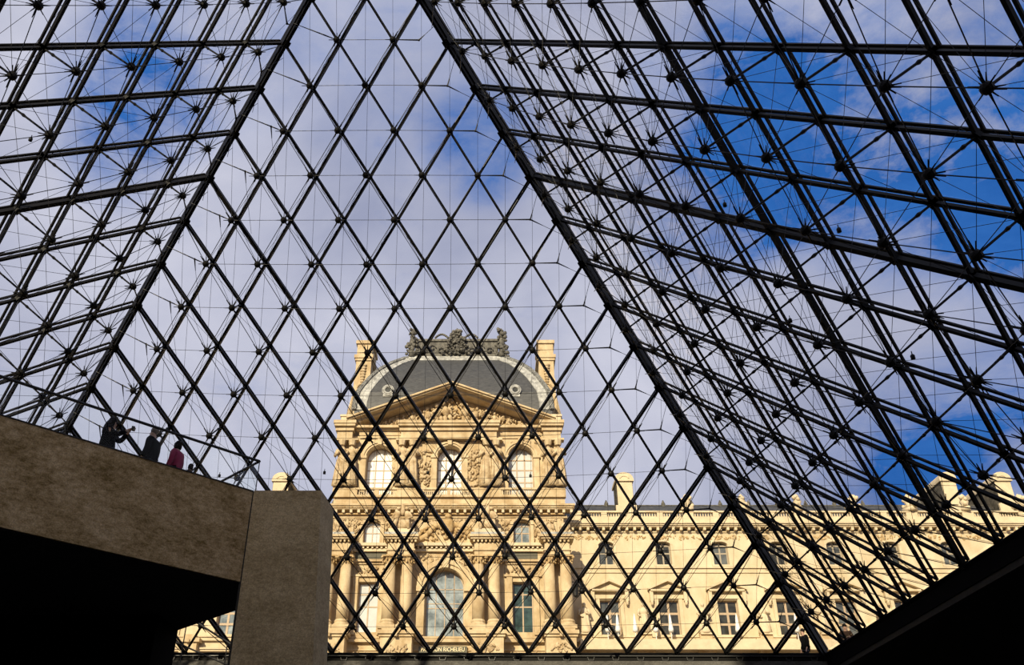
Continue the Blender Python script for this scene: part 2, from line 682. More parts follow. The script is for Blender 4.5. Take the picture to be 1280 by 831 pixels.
WALLS = {}
for nm, ang, lab in (('wall_back', 0, 'sloping glass wall of rhombic panes and black steel lattice, facing the palace pavilion'),
                     ('wall_right', -math.pi / 2, 'sloping glass wall of rhombic panes on the right, rising from the black hall edge'),
                     ('wall_left', math.pi / 2, 'sloping glass wall of rhombic panes on the left, above the concrete platform')):
    base = Matrix.Rotation(ang, 4, 'Z')
    Y = Vector((0, -H, ZT)).normalized()
    Z = Vector((0, ZT, H)).normalized()
    X = Y.cross(Z)
    fr = Matrix((X, Y, Z)).transposed().to_4x4()
    fr.translation = (0, H, 0)
    R = root(nm, lab, None, None, 'structure')
    R.matrix_world = base @ fr
    WALLS[nm] = R
    place('sill_beam', sill_me, R)
    for fam in ('w', 'p'):
        for k in range(1, N):
            o = place('lattice_bar', bar_mesh[fam, k], R)
            place('glazing_bar', glz_mesh[fam, k], o)
    for w in range(0, N):
        for p in range(0, N - w):
            if p + w <= N - 2:
                c = (node(p, N - p - w, w) + node(p + 1, N - p - w - 2, w + 1)) / 2
                place('glass_pane', rhomb, R, (c.x, c.y, GZ))
            else:
                c = (node(p + 1, 0, w) + node(p, 0, w + 1)) / 2
                place('glass_pane', tri, R, (c.x, c.y, GZ))
    for p in range(1, N - 1):
        for w in range(1, N - p):
            q = N - p - w
            if q < 1:
                continue
            d = depth_at(p, q, w)
            s_ = place('strut', strut_me, R, node(p, q, w), None, (1, 1, d))
            h_ = place('hub', hub_me, s_, (0, 0, -1), None, (1, 1, 1 / d))
    for k_, me in cable_me.items():
        place('tension_cable', me, R)
    for me in row_me.values():
        place('level_wire', me, R)
    for me in vert_me.values():
        place('vertical_wire', me, R)
    place('bracing_wires', brace_me, R, kind='stuff')

APEX = Vector((0, 0, ZT))


def hip(corner, parent):
    c = Vector(corner)
    out = Vector((c.x, c.y, 0)).normalized()
    t = (APEX - c).normalized()
    n = (out - t * out.dot(t)).normalized()
    inv = parent.matrix_world.inverted()
    b = MB()
    b.beam(c - n * .03, APEX - n * .03, .20, .22, n)
    b.beam(c - n * .22, APEX - n * .22, .11, .16, n)
    o = b.build('hip_beam', STEEL, parent)
    o.matrix_parent_inverse = inv
    b = MB()
    b.beam(c + n * .24, APEX + n * .24, .16, .10, n)
    o2 = b.build('hip_cap', ALU, o)
    # joint plates where the lattice bars meet the hip
    b = MB()
    for i in range(1, N):
        p = c.lerp(APEX, i / N) - n * .12
        b.beam(p - t * .13, p + t * .13, .27, .30, n)
    b.build('joint_plates', STEEL, o)


bpy.context.view_layer.update()
hip((H, H, 0), WALLS['wall_back'])
hip((-H, H, 0), WALLS['wall_back'])
hip((H, -H, 0), WALLS['wall_right'])
hip((-H, -H, 0), WALLS['wall_left'])

# edge brackets below the sill of the back wall
bk = MB()
bk.beam((-.13, 0, .06), (-.10, 0, -.06), .02, .05, (0, 1, 0))
bk.beam((.13, 0, .06), (.10, 0, -.06), .02, .05, (0, 1, 0))
bk.beam((-.11, 0, -.06), (.11, 0, -.06), .05, .02, (0, 0, 1))
BRK = mat('galvanised_bracket', (.10, .10, .10), .4, .6)
bk_me = bk.mesh('edge_bracket', BRK)

# ------------------------------------------------------------------ hall shell
tr_ = MB()
tr_.box(-H, H, H - .02, H + .35, -.30, -.12)
t1 = tr_.build('trim_1', STEEL, None)
tag(t1, 'black steel edge channel with small brackets below the back glass wall', None, None, 'structure')
b = MB()
b.box(-H, H, H - .10, H + .3, -.125, -.095)
b.build('ledge', BRK, t1)
for i in range(36):
    place('bracket', bk_me, t1, (-H + .49 + i * .984, H - .05, -.21))
tr_ = MB()
tr_.box(-H, H, H - .06, H + .5, -.62, -.30)
tag(tr_.build('trim_2', CONC_D, None), 'grey concrete slab edge below the steel channel', None, None, 'structure')

g = MB()
E_ = 170
g.box(-E_, -H - .3, -E_, E_, -.6, -.02)
g.box(H + .3, E_, -E_, E_, -.6, -.02)
g.box(-H - .3, H + .3, H + .3, E_, -.6, -.02)
g.box(-H - .3, H + .3, -E_, -H - .3, -.6, -.02)
tag(g.build('floor_courtyard', PAVE, None), 'paved courtyard outside the glass walls', None, None, 'structure')
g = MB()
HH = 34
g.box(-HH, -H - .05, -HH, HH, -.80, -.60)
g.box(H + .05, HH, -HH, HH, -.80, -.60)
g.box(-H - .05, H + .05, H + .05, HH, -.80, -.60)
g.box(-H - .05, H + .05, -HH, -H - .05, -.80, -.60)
tag(g.build('ceiling', SOFFIT, None), 'underside of the hall ceiling at the right, coloured near-black for its shade', None, None, 'structure')
g = MB()
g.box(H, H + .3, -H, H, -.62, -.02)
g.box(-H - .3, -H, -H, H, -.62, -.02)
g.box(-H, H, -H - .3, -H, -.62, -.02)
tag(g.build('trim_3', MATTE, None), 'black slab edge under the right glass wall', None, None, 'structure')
g = MB()
g.box(-HH, HH, -HH, HH, -9.4, -9.2)
tag(g.build('floor', FLOORM, None), 'floor of the sunken hall, darkened to limit bounced light', None, None, 'structure')
for nm, bx in (('wall_north', (-HH, HH, HH, HH + .3)), ('wall_south', (-HH, HH, -HH - .3, -HH)), ('wall_east', (HH, HH + .3, -HH, HH)), ('wall_west', (-HH - .3, -HH, -HH, HH))):  # unseen hall walls, added to block outside light
    g = MB()
    g.box(*bx, -9.3, -.6)
    tag(g.build(nm, SOFFIT, None), None, None, None, 'structure')

# ------------------------------------------------------------------ concrete platform and pier
pf = root('platform', 'long mottled brown concrete platform beam running in from the left edge', 'platform', loc=(0, 0, 0))
a, b_ = Vector((-1.05, .30)), Vector((-.20, 1.15))
far = 26.0
poly = [(a.x, a.y), (-1.05, 2.0), (-1.05 - far, 2.0 + far), (-1.05 - far - 8, -far + .3 - 8)]
m_ = MB()
m_.prism_z([(-1.05, .30), (-1.05, 2.0), (-13.05, 14.0), (-13.05, -11.70)], -2.10, -.02)
m_.build('slab', CONC, pf)
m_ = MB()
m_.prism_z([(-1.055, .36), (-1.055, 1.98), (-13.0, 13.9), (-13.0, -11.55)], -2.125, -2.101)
m_.build('soffit', SOFFIT, pf)  # dark sheet in place of the shade under the concrete slab
# dark coping joint along the top edge
m_ = MB()
m_.beam((-1.06, .335, -.012), (-13.0, -11.6, -.012), .10, .02, (0, 0, 1))
m_.build('edge_strip', IRON, pf)

pier = root('concrete_pier', 'square grey-brown concrete pier carrying the tip of the platform', 'pillar', loc=(-.2, 1.1, -9.2))
m_ = MB()
top = [(-1.02, .30), (.515, .30), (.60, 1.56), (-1.02, 2.0)]
bot = [(-1.02, .30), (.95, .30), (1.02, 1.56), (-1.02, 2.0)]
vs = [(x + .2, y - 1.1, 0) for x, y in bot] + [(x + .2, y - 1.1, 9.2) for x, y in top]
m_.add(vs, [(3, 2, 1, 0), (4, 5, 6, 7), (0, 1, 5, 4), (1, 2, 6, 5), (2, 3, 7, 6), (3, 0, 4, 7)])
m_.build('shaft', CONC_P, pier)
m_ = MB()
m_.box(-.868, -.815, -.79, -.60, 0, 9.18)
m_.build('joint', IRON, pier)

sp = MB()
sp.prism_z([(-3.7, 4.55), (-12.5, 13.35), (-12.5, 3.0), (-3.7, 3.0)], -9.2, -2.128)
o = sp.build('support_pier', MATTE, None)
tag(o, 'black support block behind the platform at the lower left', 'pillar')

# glass balustrade on the platform
bal = root('glass_balustrade', 'clear glass balustrade with slim metal handrail along the platform edge', 'railing')
tip = Vector((-1.18, .98, 0))
d1 = Vector((-1, -1, 0)).normalized()
d2 = Vector((-1, 1, 0)).normalized()
for d, n_p, ln in ((d1, 9, 1.55), (d2, 9, 1.55)):
    n = Vector((-d.y, d.x, 0))
    for i in range(n_p):
        p0 = tip + d * (i * ln + .02)
        p1 = tip + d * ((i + 1) * ln - .02)
        g = MB()
        g.beam(p0 + Vector((0, 0, .50)), p1 + Vector((0, 0, .50)), .016, .98, (0, 0, 1))
        g.build('glass_panel', RAILGLASS, bal)
    g = MB()
    g.tube([tip + Vector((0, 0, 1.02)), tip + d * (n_p * ln) + Vector((0, 0, 1.02))], .032, 8)
    g.build('handrail', IRON, bal)
g = MB()
g.rod(tip, tip + Vector((0, 0, 1.02)), .012, 6)
g.build('corner_post', IRON, bal)

# slim hand rails of the stair seen under the platform
sr = root('stair_railing', 'two slim dark handrails descending under the platform in the far corner', 'railing')
g = MB()
g.tube([(-6.2, 12, .12), (-4.2, 12, -1.02)], .035, 6)
g.build('handrail', IRON, sr)
g = MB()
g.tube([(-6.5, 12, -.75), (-4.0, 12, -1.75)], .03, 6)
g.build('handrail', CABLE, sr)
for x in (-6.05, -4.55):
    g = MB()
    g.rod((x, 12, -2.3), (x, 12, .05 if x < -5 else -.8), .02, 5)
    g.build('post', IRON, sr)


# ------------------------------------------------------------------ bodies
def skin_mesh(name, verts, edges, radii, mt, sub=1, rootv=0):
    me = bpy.data.meshes.new(name)
    me.from_pydata([tuple(v) for v in verts], edges, [])
    o = bpy.data.objects.new(name, me)
    COL.objects.link(o)
    md = o.modifiers.new('skin', 'SKIN')
    md.use_smooth_shade = True
    for i, r in enumerate(radii):
        if isinstance(r, (int, float)):
            r = (r, r)
        me.skin_vertices[0].data[i].radius = r
        me.skin_vertices[0].data[i].use_root = (i == rootv)
    if sub:
        s2 = o.modifiers.new('sub', 'SUBSURF')
        s2.levels = sub
        s2.render_levels = sub
    dg = bpy.context.evaluated_depsgraph_get()
    out = bpy.data.meshes.new_from_object(o.evaluated_get(dg))
    out.name = name
    out.materials.clear()
    out.materials.append(mt)
    bpy.data.objects.remove(o)
    return out


def figure(hgt, arms, fingers=True):
    """skeleton facing +x; arms: for (left,right) list of elbow, wrist offsets. returns verts, edges, radii dict by part"""
    k = hgt / 1.75
    J = {'pelvis': (0, 0, .95), 'waist': (0, 0, 1.10), 'chest': (0, 0, 1.32), 'neck': (.01, 0, 1.48), 'head0': (.03, 0, 1.58), 'head1': (.03, 0, 1.69),
         'nose': (.125, 0, 1.60)}
    for s_, nm in ((1, 'l'), (-1, 'r')):
        J['sh' + nm] = (0, .17 * s_, 1.42)
        J['el' + nm] = arms[nm][0]
        J['wr' + nm] = arms[nm][1]
        J['hip' + nm] = (0, .09 * s_, .90)
        J['kn' + nm] = (.02, .10 * s_, .49)
        J['an' + nm] = (-.02, .10 * s_, .08)
        J['toe' + nm] = (.16, .11 * s_, .04)
    return {a: Vector(b) * k for a, b in J.items()}, k


ARMS_DOWN = {'l': ((-.02, .23, 1.14), (.08, .24, .90)), 'r': ((-.02, -.23, 1.14), (.08, -.24, .90))}
ARMS_PHONE = {'l': ((.22, .20, 1.24), (.40, .07, 1.44)), 'r': ((.22, -.20, 1.24), (.40, -.07, 1.44))}
ARMS_CHEST = {'l': ((.04, .25, 1.16), (.24, .12, 1.18)), 'r': ((.04, -.25, 1.16), (.24, -.10, 1.12))}


def body_meshes(name, hgt, arms, skin, coat, trou, coat_len=.78):
    J, k = figure(hgt, arms)
    V, Ed, Ra, ix = [], [], [], {}

    def put(n, r, v=None):
        ix[n] = len(V)
        V.append(J[n] if v is None else v)
        Ra.append(tuple(x * k for x in r) if isinstance(r, tuple) else r * k)
    for n, r in (('pelvis', (.13, .10)), ('waist', (.12, .09)), ('chest', (.14, .10)), ('neck', .050), ('head0', (.072, .085)), ('head1', (.075, .088)), ('nose', .012)):
        put(n, r)
    Ed += [(0, 1), (1, 2), (2, 3), (3, 4), (4, 5), (4, 6)]
    for s_ in 'lr':
        put('sh' + s_, .055)
        put('el' + s_, .040)
        put('wr' + s_, .027)
        Ed += [(ix['chest'], ix['sh' + s_]), (ix['sh' + s_], ix['el' + s_]), (ix['el' + s_], ix['wr' + s_])]
        d = (J['wr' + s_] - J['el' + s_]).normalized()
        side = d.cross(Vector((0, 0, 1)))
        if side.length < .1:
            side = Vector((0, 1, 0))
        side.normalize()
        palm = J['wr' + s_] + d * .07 * k
        put('pa' + s_, (.036, .018), palm)
        Ed.append((ix['wr' + s_], ix['pa' + s_]))
        for fi in range(4):
            base = palm + d * .035 * k + side * (.012 * (fi - 1.5) * 1.6 * k)
            put('fb%d' % fi + s_, .009, base)
            tipv = base + (d * .9 + Vector((0, 0, -.35))) * (.055, .065, .06, .045)[fi] * k
            put('ft%d' % fi + s_, .007, tipv)
            Ed += [(ix['pa' + s_], ix['fb%d' % fi + s_]), (ix['fb%d' % fi + s_], ix['ft%d' % fi + s_])]
        th = palm + side * .04 * k
        put('th' + s_, .010, th)
        put('tt' + s_, .008, th + (d + side * .5).normalized() * .045 * k)
        Ed += [(ix['pa' + s_], ix['th' + s_]), (ix['th' + s_], ix['tt' + s_])]
        put('hip' + s_, .085)
        put('kn' + s_, .058)
        put('an' + s_, .038)
        put('toe' + s_, .032)
        Ed += [(ix['pelvis'], ix['hip' + s_]), (ix['hip' + s_], ix['kn' + s_]), (ix['kn' + s_], ix['an' + s_]), (ix['an' + s_], ix['toe' + s_])]
    body = skin_mesh('body', V, Ed, Ra, skin, 1)
    # coat
    V2 = [J['pelvis'] - Vector((0, 0, (.95 - coat_len) * k)), J['pelvis'], J['waist'], J['chest'], J['chest'].lerp(J['neck'], .62)]
    R2 = [(.23, .19), (.225, .185), (.205, .17), (.215, .17), (.10, .09)]
    E2 = [(0, 1), (1, 2), (2, 3), (3, 4)]
    for s_ in 'lr':
        o_ = len(V2)
        V2 += [J['sh' + s_], J['el' + s_], J['el' + s_].lerp(J['wr' + s_], .93)]
        R2 += [.105, .080, .060]
        E2 += [(3, o_), (o_, o_ + 1), (o_ + 1, o_ + 2)]
    coat_m = skin_mesh('coat', V2, E2, [tuple(x * k for x in r) if isinstance(r, tuple) else r * k for r in R2], coat, 1, 3)
    V3, R3, E3 = [J['pelvis'] - Vector((0, 0, .02 * k))], [(.14, .115)], []
    for s_ in 'lr':
        o_ = len(V3)
        V3 += [J['hip' + s_], J['kn' + s_], J['an' + s_]]
        R3 += [.10, .075, .06]
        E3 += [(0, o_), (o_, o_ + 1), (o_ + 1, o_ + 2)]
    trou_m = skin_mesh('trousers', V3, E3, [tuple(x * k for x in r) if isinstance(r, tuple) else r * k for r in R3], trou, 1, 0)
    return body, coat_m, trou_m, J, k


SKIN = mat('skin', (.42, .25, .17), .6)
HAIR_D = mat('dark_hair', (.012, .009, .007), .6, spec=.08)
HAIR_G = mat('greying_hair', (.14, .11, .085), .6)
CLOTH_K = mat('black_cloth', (.004, .004, .0045), .85, spec=.08)
CLOTH_N = mat('dark_trousers', (.012, .013, .018), .85, spec=.08)
CLOTH_P = mat('pink_coat_cloth', (.24, .03, .075), .8, spec=.1)
CLOTH_B = mat('brown_coat_cloth', (.05, .03, .02), .85, spec=.08)
CLOTH_W = mat('white_shirt_cloth', (.6, .6, .6), .85)
LIPS = mat('lips', (.3, .10, .08), .6)
SHOE = mat('dark_shoe_leather', (.01, .01, .01), .5)


def person(loc, face, hgt, arms, coat, trou, hair, hairstyle, label, coat_len=.78):
    R = root('person', label, 'person', None, None, loc, (0, 0, face))
    bm_, cm_, tm_, J, k = body_meshes('person', hgt, arms, SKIN, coat, trou, coat_len)
    place('body', bm_, R)
    place('coat', cm_, R)
    place('trousers', tm_, R)
    h = MB()
    c = J['head1']
    h.ball(c + Vector((-.022, 0, .012)) * k, (.098 * k, .092 * k, .10 * k), None, 12, 8)
    if hairstyle == 'long':
        rn = random.Random(3)
        for i in range(16):
            a = math.pi * .35 + (math.pi * 1.3) * i / 15
            p = c + Vector((math.cos(a) * .085, math.sin(a) * .085, -.02)) * k
            h.ball(p + Vector((-.05, 0, -.12 - .03 * rn.random())) * k, (.062 * k, .062 * k, .20 * k), Euler((.1 * rn.uniform(-1, 1), .3, 0)), 7, 6)
    elif hairstyle == 'bob':
        for i in range(10):
            a = math.pi * .4 + (math.pi * 1.2) * i / 9
            p = c + Vector((math.cos(a) * .078, math.sin(a) * .078, -.06)) * k
            h.ball(p, (.04 * k, .04 * k, .10 * k), None, 7, 6)
    h.build('hair', hair, R, True)
    for s_ in (-1, 1):
        e = MB()
        e.ball(J['head0'] + Vector((.082, .032 * s_, .035)) * k, .011 * k, None, 6, 4)
        e.build('eye', HAIR_D, R)
        e = MB()
        e.ball(J['head0'] + Vector((-.005, .082 * s_, .03)) * k, (.018 * k, .01 * k, .03 * k), None, 6, 4)
        e.build('ear', SKIN, R)
    e = MB()
    e.ball(J['head0'] + Vector((.083, 0, -.035)) * k, (.008 * k, .022 * k, .007 * k), None, 6, 4)
    e.build('mouth', LIPS, R)
    for s_ in 'lr':
        sh = MB()
        sh.ball(J['an' + s_].lerp(J['toe' + s_], .5) + Vector((0, 0, -.01)), (.14 * k, .05 * k, .055 * k), None, 8, 6)
        sh.build('shoe', SHOE, R, True)
    return R, J, k


w1, J, k = person((-4.50, .02, -.02), math.radians(8), 1.70, ARMS_PHONE, CLOTH_K, CLOTH_N, HAIR_D, 'long',
                  'person with long dark hair in black, both hands raising a camera over the platform edge')
cm = MB()
cm.box(-.03, .03, -.065, .065, -.035, .045)
cm.lathe(0, 0, [(.028, .0), (.028, .05), (.024, .06)], 10)
o = cm.build('camera_device', IRON, None)
o.location = (-4.50 + .50, .02 + .07, 1.46)
o.rotation_euler = (0, math.radians(8), math.radians(8))
tag(o, 'small black camera held up by the long-haired person in black', 'camera')
person((-3.72, .68, -.02), math.radians(172), 1.76, ARMS_DOWN, CLOTH_K, CLOTH_N, HAIR_G, 'short',
       'person with short greying hair in a dark jacket, facing left on the platform')
person((-3.22, 1.02, -.02), math.radians(165), 1.56, ARMS_DOWN, CLOTH_P, CLOTH_N, HAIR_D, 'bob',
       'person in a dark pink coat standing behind the man in the dark jacket')
person((-2.92, 1.28, -.02), math.radians(175), 1.08, ARMS_DOWN, CLOTH_B, CLOTH_N, HAIR_D, 'bob',
       'small dark-haired child, only the head showing, right of the pink coat')
person((-6.80, -.95, -.02), math.radians(20), 1.72, ARMS_DOWN, CLOTH_K, CLOTH_N, HAIR_D, 'short',
       'person in black cut by the left edge of the photo')
person((18.12, 21.0, -.02), math.radians(190), 1.74, ARMS_DOWN, CLOTH_K, CLOTH_N, HAIR_D, 'short',
       'person in black outside the glass, beside the lower right corner of the back wall')
person((19.75, 20.4, -.02), math.radians(250), 1.80, ARMS_CHEST, CLOTH_B, CLOTH_N, HAIR_D, 'short',
       'person in a brown coat outside the right glass wall, low by its far corner')

# ------------------------------------------------------------------ spot lamps hanging in the cable net
sl = MB()
sl.rod((0, 0, 0), (0, 0, -.10), .012, 5)
sl_me = sl.mesh('hanger', IRON)
s2_ = MB()
s2_.ball((0, 0, -.17), (.085, .085, .10), None, 9, 7)
s2_.lathe(0, 0, [(.085, -.27), (.07, -.18), (.05, -.12)], 10)
s2_me = s2_.mesh('lamp_body', IRON, True)
lamps = [((-5.655, 11.712, 5.276), 'small black spot lamp on a wire left of the concrete pier'),
         ((-1.759, 11.636, 5.369), 'small black spot lamp on a wire just left of the pavilion'),
         ((2.065, 11.637, 5.368), 'small black spot lamp in front of the pavilion between its left and middle arched windows'),
         ((5.854, 11.716, 5.272), 'small black spot lamp in front of the right arched window of the pavilion'),
         ((12.041, -3.135, 4.875), 'black spot lamp in the right cable net against deep blue sky'),
         ((13.853, -1.396, 2.661), 'black spot lamp lowest at the right side of the right cable net'),
         ((12.048, .52, 4.866), 'black spot lamp at middle height of the right glass wall'),
         ((10.234, -1.382, 7.082), 'black spot lamp highest in the right glass wall'),
         ((13.846, 2.497, 2.669), 'black spot lamp in the right cable net above the wing chimneys'),
         ((-8.043, -.976, 9.759), 'black spot lamp in the upper left glass wall')]
for p, lab in lamps:
    R = root('spot_lamp', lab, 'lamp', 'spot lamps in the cable net', None, p)
    place('hanger', sl_me, R)
    place('lamp_body', s2_me, R, (0, 0, -.03), None, (.62, .62, .62))

# ------------------------------------------------------------------ palace: shared pieces
CX = .5     # axis of the pavilion
rr = random.Random(11)


def window(parent, x0, x1, z0, z1, y, cols, rows, pm, fm=None, arch=0.0, mun=.07, fr_w=.12, label=None, cross=None):
    """frame as a part, each pane a sub-part; arch = rise of a round head above z1"""
    fm = fm or FRAME
    f = MB()
    f.box(x0, x0 + fr_w, y - .06, y + .06, z0, z1)
    f.box(x1 - fr_w, x1, y - .06, y + .06, z0, z1)
    f.box(x0 + fr_w, x1 - fr_w, y - .06, y + .06, z0, z0 + fr_w)
    if arch:
        cx, r = (x0 + x1) / 2, (x1 - x0) / 2
        f.arch_band(cx, z1, r - fr_w, r, y - .06, y + .06, 12, arch / r)
        f.box(x0 + fr_w, x1 - fr_w, y - .05, y + .05, z1 - mun / 2, z1 + mun / 2)
    else:
        f.box(x0 + fr_w, x1 - fr_w, y - .06, y + .06, z1 - fr_w, z1)
    ix0, ix1 = x0 + fr_w, x1 - fr_w
    cw = (ix1 - ix0) / cols
    if not isinstance(rows, (list, tuple)):
        rows = [i / rows for i in range(rows + 1)]
    iz0, iz1 = z0 + fr_w, (z1 - mun / 2 if arch else z1 - fr_w)
    zs = [iz0 + (iz1 - iz0) * t for t in rows]
    for c in range(1, cols):
        wdt = cross if cross else mun
        f.box(ix0 + cw * c - wdt / 2, ix0 + cw * c + wdt / 2, y - .05, y + .05, iz0, z1 + (math.sqrt(max(0, 1 - ((ix0 + cw * c - (x0 + x1) / 2) / ((x1 - x0) / 2)) ** 2)) * arch * .96 if arch else 0))
    for zz in zs[1:-1]:
        wdt = cross if cross else mun
        f.box(ix0, ix1, y - .045, y + .045, zz - wdt / 2, zz + wdt / 2)
    W = f.build('window', fm, parent)
    if label:
        W['label'] = label
    for c in range(cols):
        for j in range(len(zs) - 1):
            p = MB()
            p.box(ix0 + cw * c, ix0 + cw * (c + 1), y - .012, y + .012, zs[j], zs[j + 1])
            p.build('pane', pm, W)
        if arch:
            xa, xb = ix0 + cw * c, ix0 + cw * (c + 1)
            cx, r = (x0 + x1) / 2, (x1 - x0) / 2 - fr_w * .5
            n = 5
            pl = [(xb, z1)] + [(xb + (xa - xb) * i / n, z1 + (arch / ((x1 - x0) / 2)) * math.sqrt(max(0, r * r - (xb + (xa - xb) * i / n - cx) ** 2))) for i in range(n + 1)] + [(xa, z1)]
            cl_ = [pl[0]]
            for q_ in pl[1:]:
                if (abs(q_[0] - cl_[-1][0]) + abs(q_[1] - cl_[-1][1])) > 1e-3:
                    cl_.append(q_)
            if len(cl_) >= 3:
                p = MB()
                p.prism(cl_, y - .012, y + .012)
                p.build('pane', pm, W)
    return W


def wall_row(b, x0, x1, z0, z1, y0, y1, ops):
    """ops: (xa, xb, za, zb, rise) ; rise>0 makes an arched head above zb"""
    x = x0
    for xa, xb, za, zb, rise in sorted(ops):
        b.box(x, xa, y0, y1, z0, z1)
        if za > z0:
            b.box(xa, xb, y0, y1, z0, za)
        if rise:
            b.arch_fill(xa, xb, zb, z1, y0, y1, 12, rise)
        elif zb < z1:
            b.box(xa, xb, y0, y1, zb, z1)
        x = xb
    b.box(x, x1, y0, y1, z0, z1)


def moulding(b, x0, x1, yb, layers):
    """layers: (z0,z1,projection)"""
    for z0, z1, pr in layers:
        b.box(x0 - pr, x1 + pr, yb - pr, yb + .3, z0, z1)


def relief(b, x0, x1, z0, z1, y, n, size, rn, ztop=None, dep=.35):
    for i in range(n):
        x = rn.uniform(x0, x1)
        zt_ = ztop(x) if ztop else z1
        if zt_ - z0 < size * .6:
            continue
        z = rn.uniform(z0, zt_ - size * .4)
        s_ = size * rn.uniform(.5, 1.1)
        b.ball((x, y - rn.uniform(0, dep * .4), z), (s_ * rn.uniform(.18, .32), dep * rn.uniform(.5, 1), s_ * rn.uniform(.35, .6)),
               Euler((0, rn.uniform(-1.2, 1.2), 0)), 6, 4)


def relief_figure(b, x, z, h, y, lean, rn):
    """half-round figure in relief: torso, head, limbs"""
    Rm = Matrix.Rotation(lean, 3, 'Y')

    def P(dx_, dz_):
        v = Rm @ Vector((dx_, 0, dz_))
        return Vector((x + v.x * h, y, z + v.z * h))
    E0 = Euler((0, lean, 0))
    b.ball(P(0, .62), (.15 * h, .16 * h, .22 * h), E0, 7, 5)
    b.ball(P(0, .92) + Vector((0, -.05 * h, 0)), .085 * h, None, 6, 5)
    for s_ in (-1, 1):
        e = P(.22 * s_, .55 + .15 * rn.uniform(-1, 1))
        b.rod(P(.12 * s_, .74), e, .055 * h, 5, .045 * h)
        b.rod(e, e + Vector((rn.uniform(-.2, .2) * h, -.08 * h, rn.uniform(-.05, .25) * h)), .045 * h, 5, .03 * h)
        kx = P(.10 * s_ + .05 * rn.uniform(-1, 1), .22)
        b.rod(P(.07 * s_, .45), kx, .085 * h, 5, .06 * h)
        b.rod(kx, P(.12 * s_, 0), .06 * h, 5, .04 * h)


def statue_mesh(name, mt, seed, robe=True, seated=False):
    rn = random.Random(seed)
    b = MB()
    h = 1.0
    if not seated:
        b.lathe(0, 0, [(.17, 0), (.165, .08), (.13, .3), (.115, .5), (.10, .62)], 9)
        b.ball((0, 0, .70), (.125, .095, .15), None, 9, 6)
        b.ball((0, -.01, .93), (.055, .062, .072), None, 8, 6)
        b.rod((0, 0, .82), (0, 0, .90), .04, 6)
        for s_ in (-1, 1):
            e = Vector((s_ * .17, -.04, .62 + .05 * rn.uniform(-1, 1)))
            b.rod((s_ * .11, 0, .79), e, .042, 6, .035)
            b.rod(e, e + Vector((-s_ * rn.uniform(.02, .14), -.10, rn.uniform(-.12, .12))), .035, 6, .025)
        for i in range(6):
            a = rn.uniform(0, math.pi * 2)
            b.rod((.10 * math.cos(a), .10 * math.sin(a), .58), (.16 * math.cos(a + .2), .16 * math.sin(a + .2), .02), .03, 5, .04)
    else:
        b.ball((0, 0, .22), (.34, .22, .2), None, 9, 6)
        for s_ in (-1, 1):
            b.ball((s_ * .18, -.04, .55), (.11, .10, .2), Euler((0, -s_ * .25, 0)), 8, 6)
            b.ball((s_ * .14, -.07, .82), .07, None, 7, 5)
            b.rod((s_ * .22, -.05, .68), (s_ * .34, -.12, .48), .045, 6, .035)
            b.rod((s_ * .34, -.12, .48), (s_ * .20, -.2, .42), .035, 6, .03)
            b.rod((s_ * .16, -.08, .36), (s_ * .20, -.26, .30), .085, 6, .07)
            b.rod((s_ * .20, -.26, .30), (s_ * .24, -.26, 0), .065, 6, .05)
        b.ball((0, -.02, .78), (.09, .08, .22), None, 8, 6)
    return b.mesh(name, mt, True)


# ------------------------------------------------------------------ the pavilion
PV = root('palace_pavilion', 'tall sunlit limestone palace pavilion with square slate dome and carved pediment', 'building', loc=(0, 0, 0))
Yf = 60.0

b = MB()
# main body walls, storey by storey (front leaf .7 thick), solid behind
b.box(CX - 10.7, CX + 10.7, 61.0, 82, 0, 31)
b.box(CX - 10.7, CX + 10.7, Yf, 61.0, 0, 8.6)
wall_row(b, CX - 10.7, CX + 10.7, 8.6, 17.9, Yf, 61.0, [(-7.5, -5.66, 10.55, 15.02, 0), (6.36, 8.2, 10.55, 15.02, 0), (-1.46, 2.02, 10.2, 14.5, 1.74)])
wall_row(b, CX - 10.7, CX + 10.7, 17.9, 23.1, Yf, 61.0, [(-7.4, -5.85, 18.6, 20.35, .42), (6.55, 8.05, 18.6, 20.35, .42)])
wall_row(b, CX - 10.7, CX + 10.7, 23.1, 29.5, Yf, 61.0, [(-7.68, -5.1, 23.3, 27.18, 1.28), (-.78, 1.66, 23.3, 27.22, 1.22), (6.1, 8.56, 23.3, 27.22, 1.23)])
b.build('wall', STONE, PV)

b = MB()   # recess backs are the windows themselves
# top storey windows
Yw = 60.85
window(PV, -7.68, -5.1, 23.3, 27.18, Yw, 3, [0, .40, .74, 1.0], P_WHITE, FRAME, 1.28, .10, .10, 'arched window with sunlit white blind')
window(PV, -.78, 1.66, 23.3, 27.22, Yw, 3, [0, .40, .74, 1.0], P_WHITE, FRAME, 1.22, .10, .10, 'arched window with sunlit white blind')
window(PV, 6.1, 8.56, 23.3, 27.22, Yw, 3, [0, .40, .74, 1.0], P_PALE, FRAME, 1.23, .13, .10, 'arched window with pale blind')
window(PV, -7.4, -5.85, 18.6, 20.35, 60.5, 2, [0, .62, 1.0], P_PALE, FRAME, .42, .08, .09, 'small window with pale panes')
window(PV, 6.55, 8.05, 18.6, 20.35, 60.5, 2, [0, .62, 1.0], P_BLUE, FRAME, .42, .10, .09, 'small window with blue-grey panes')
window(PV, -7.5, -5.66, 10.55, 15.02, 60.55, 2, [0, .52, .78, 1.0], P_PALE, FRAME, 0, .12, .10, 'tall rectangular window with pale panes')
window(PV, 6.36, 8.2, 10.55, 15.02, 60.55, 2, [0, .52, .78, 1.0], P_TEAL, FRAME, 0, .12, .10, 'tall rectangular window with dark teal panes')
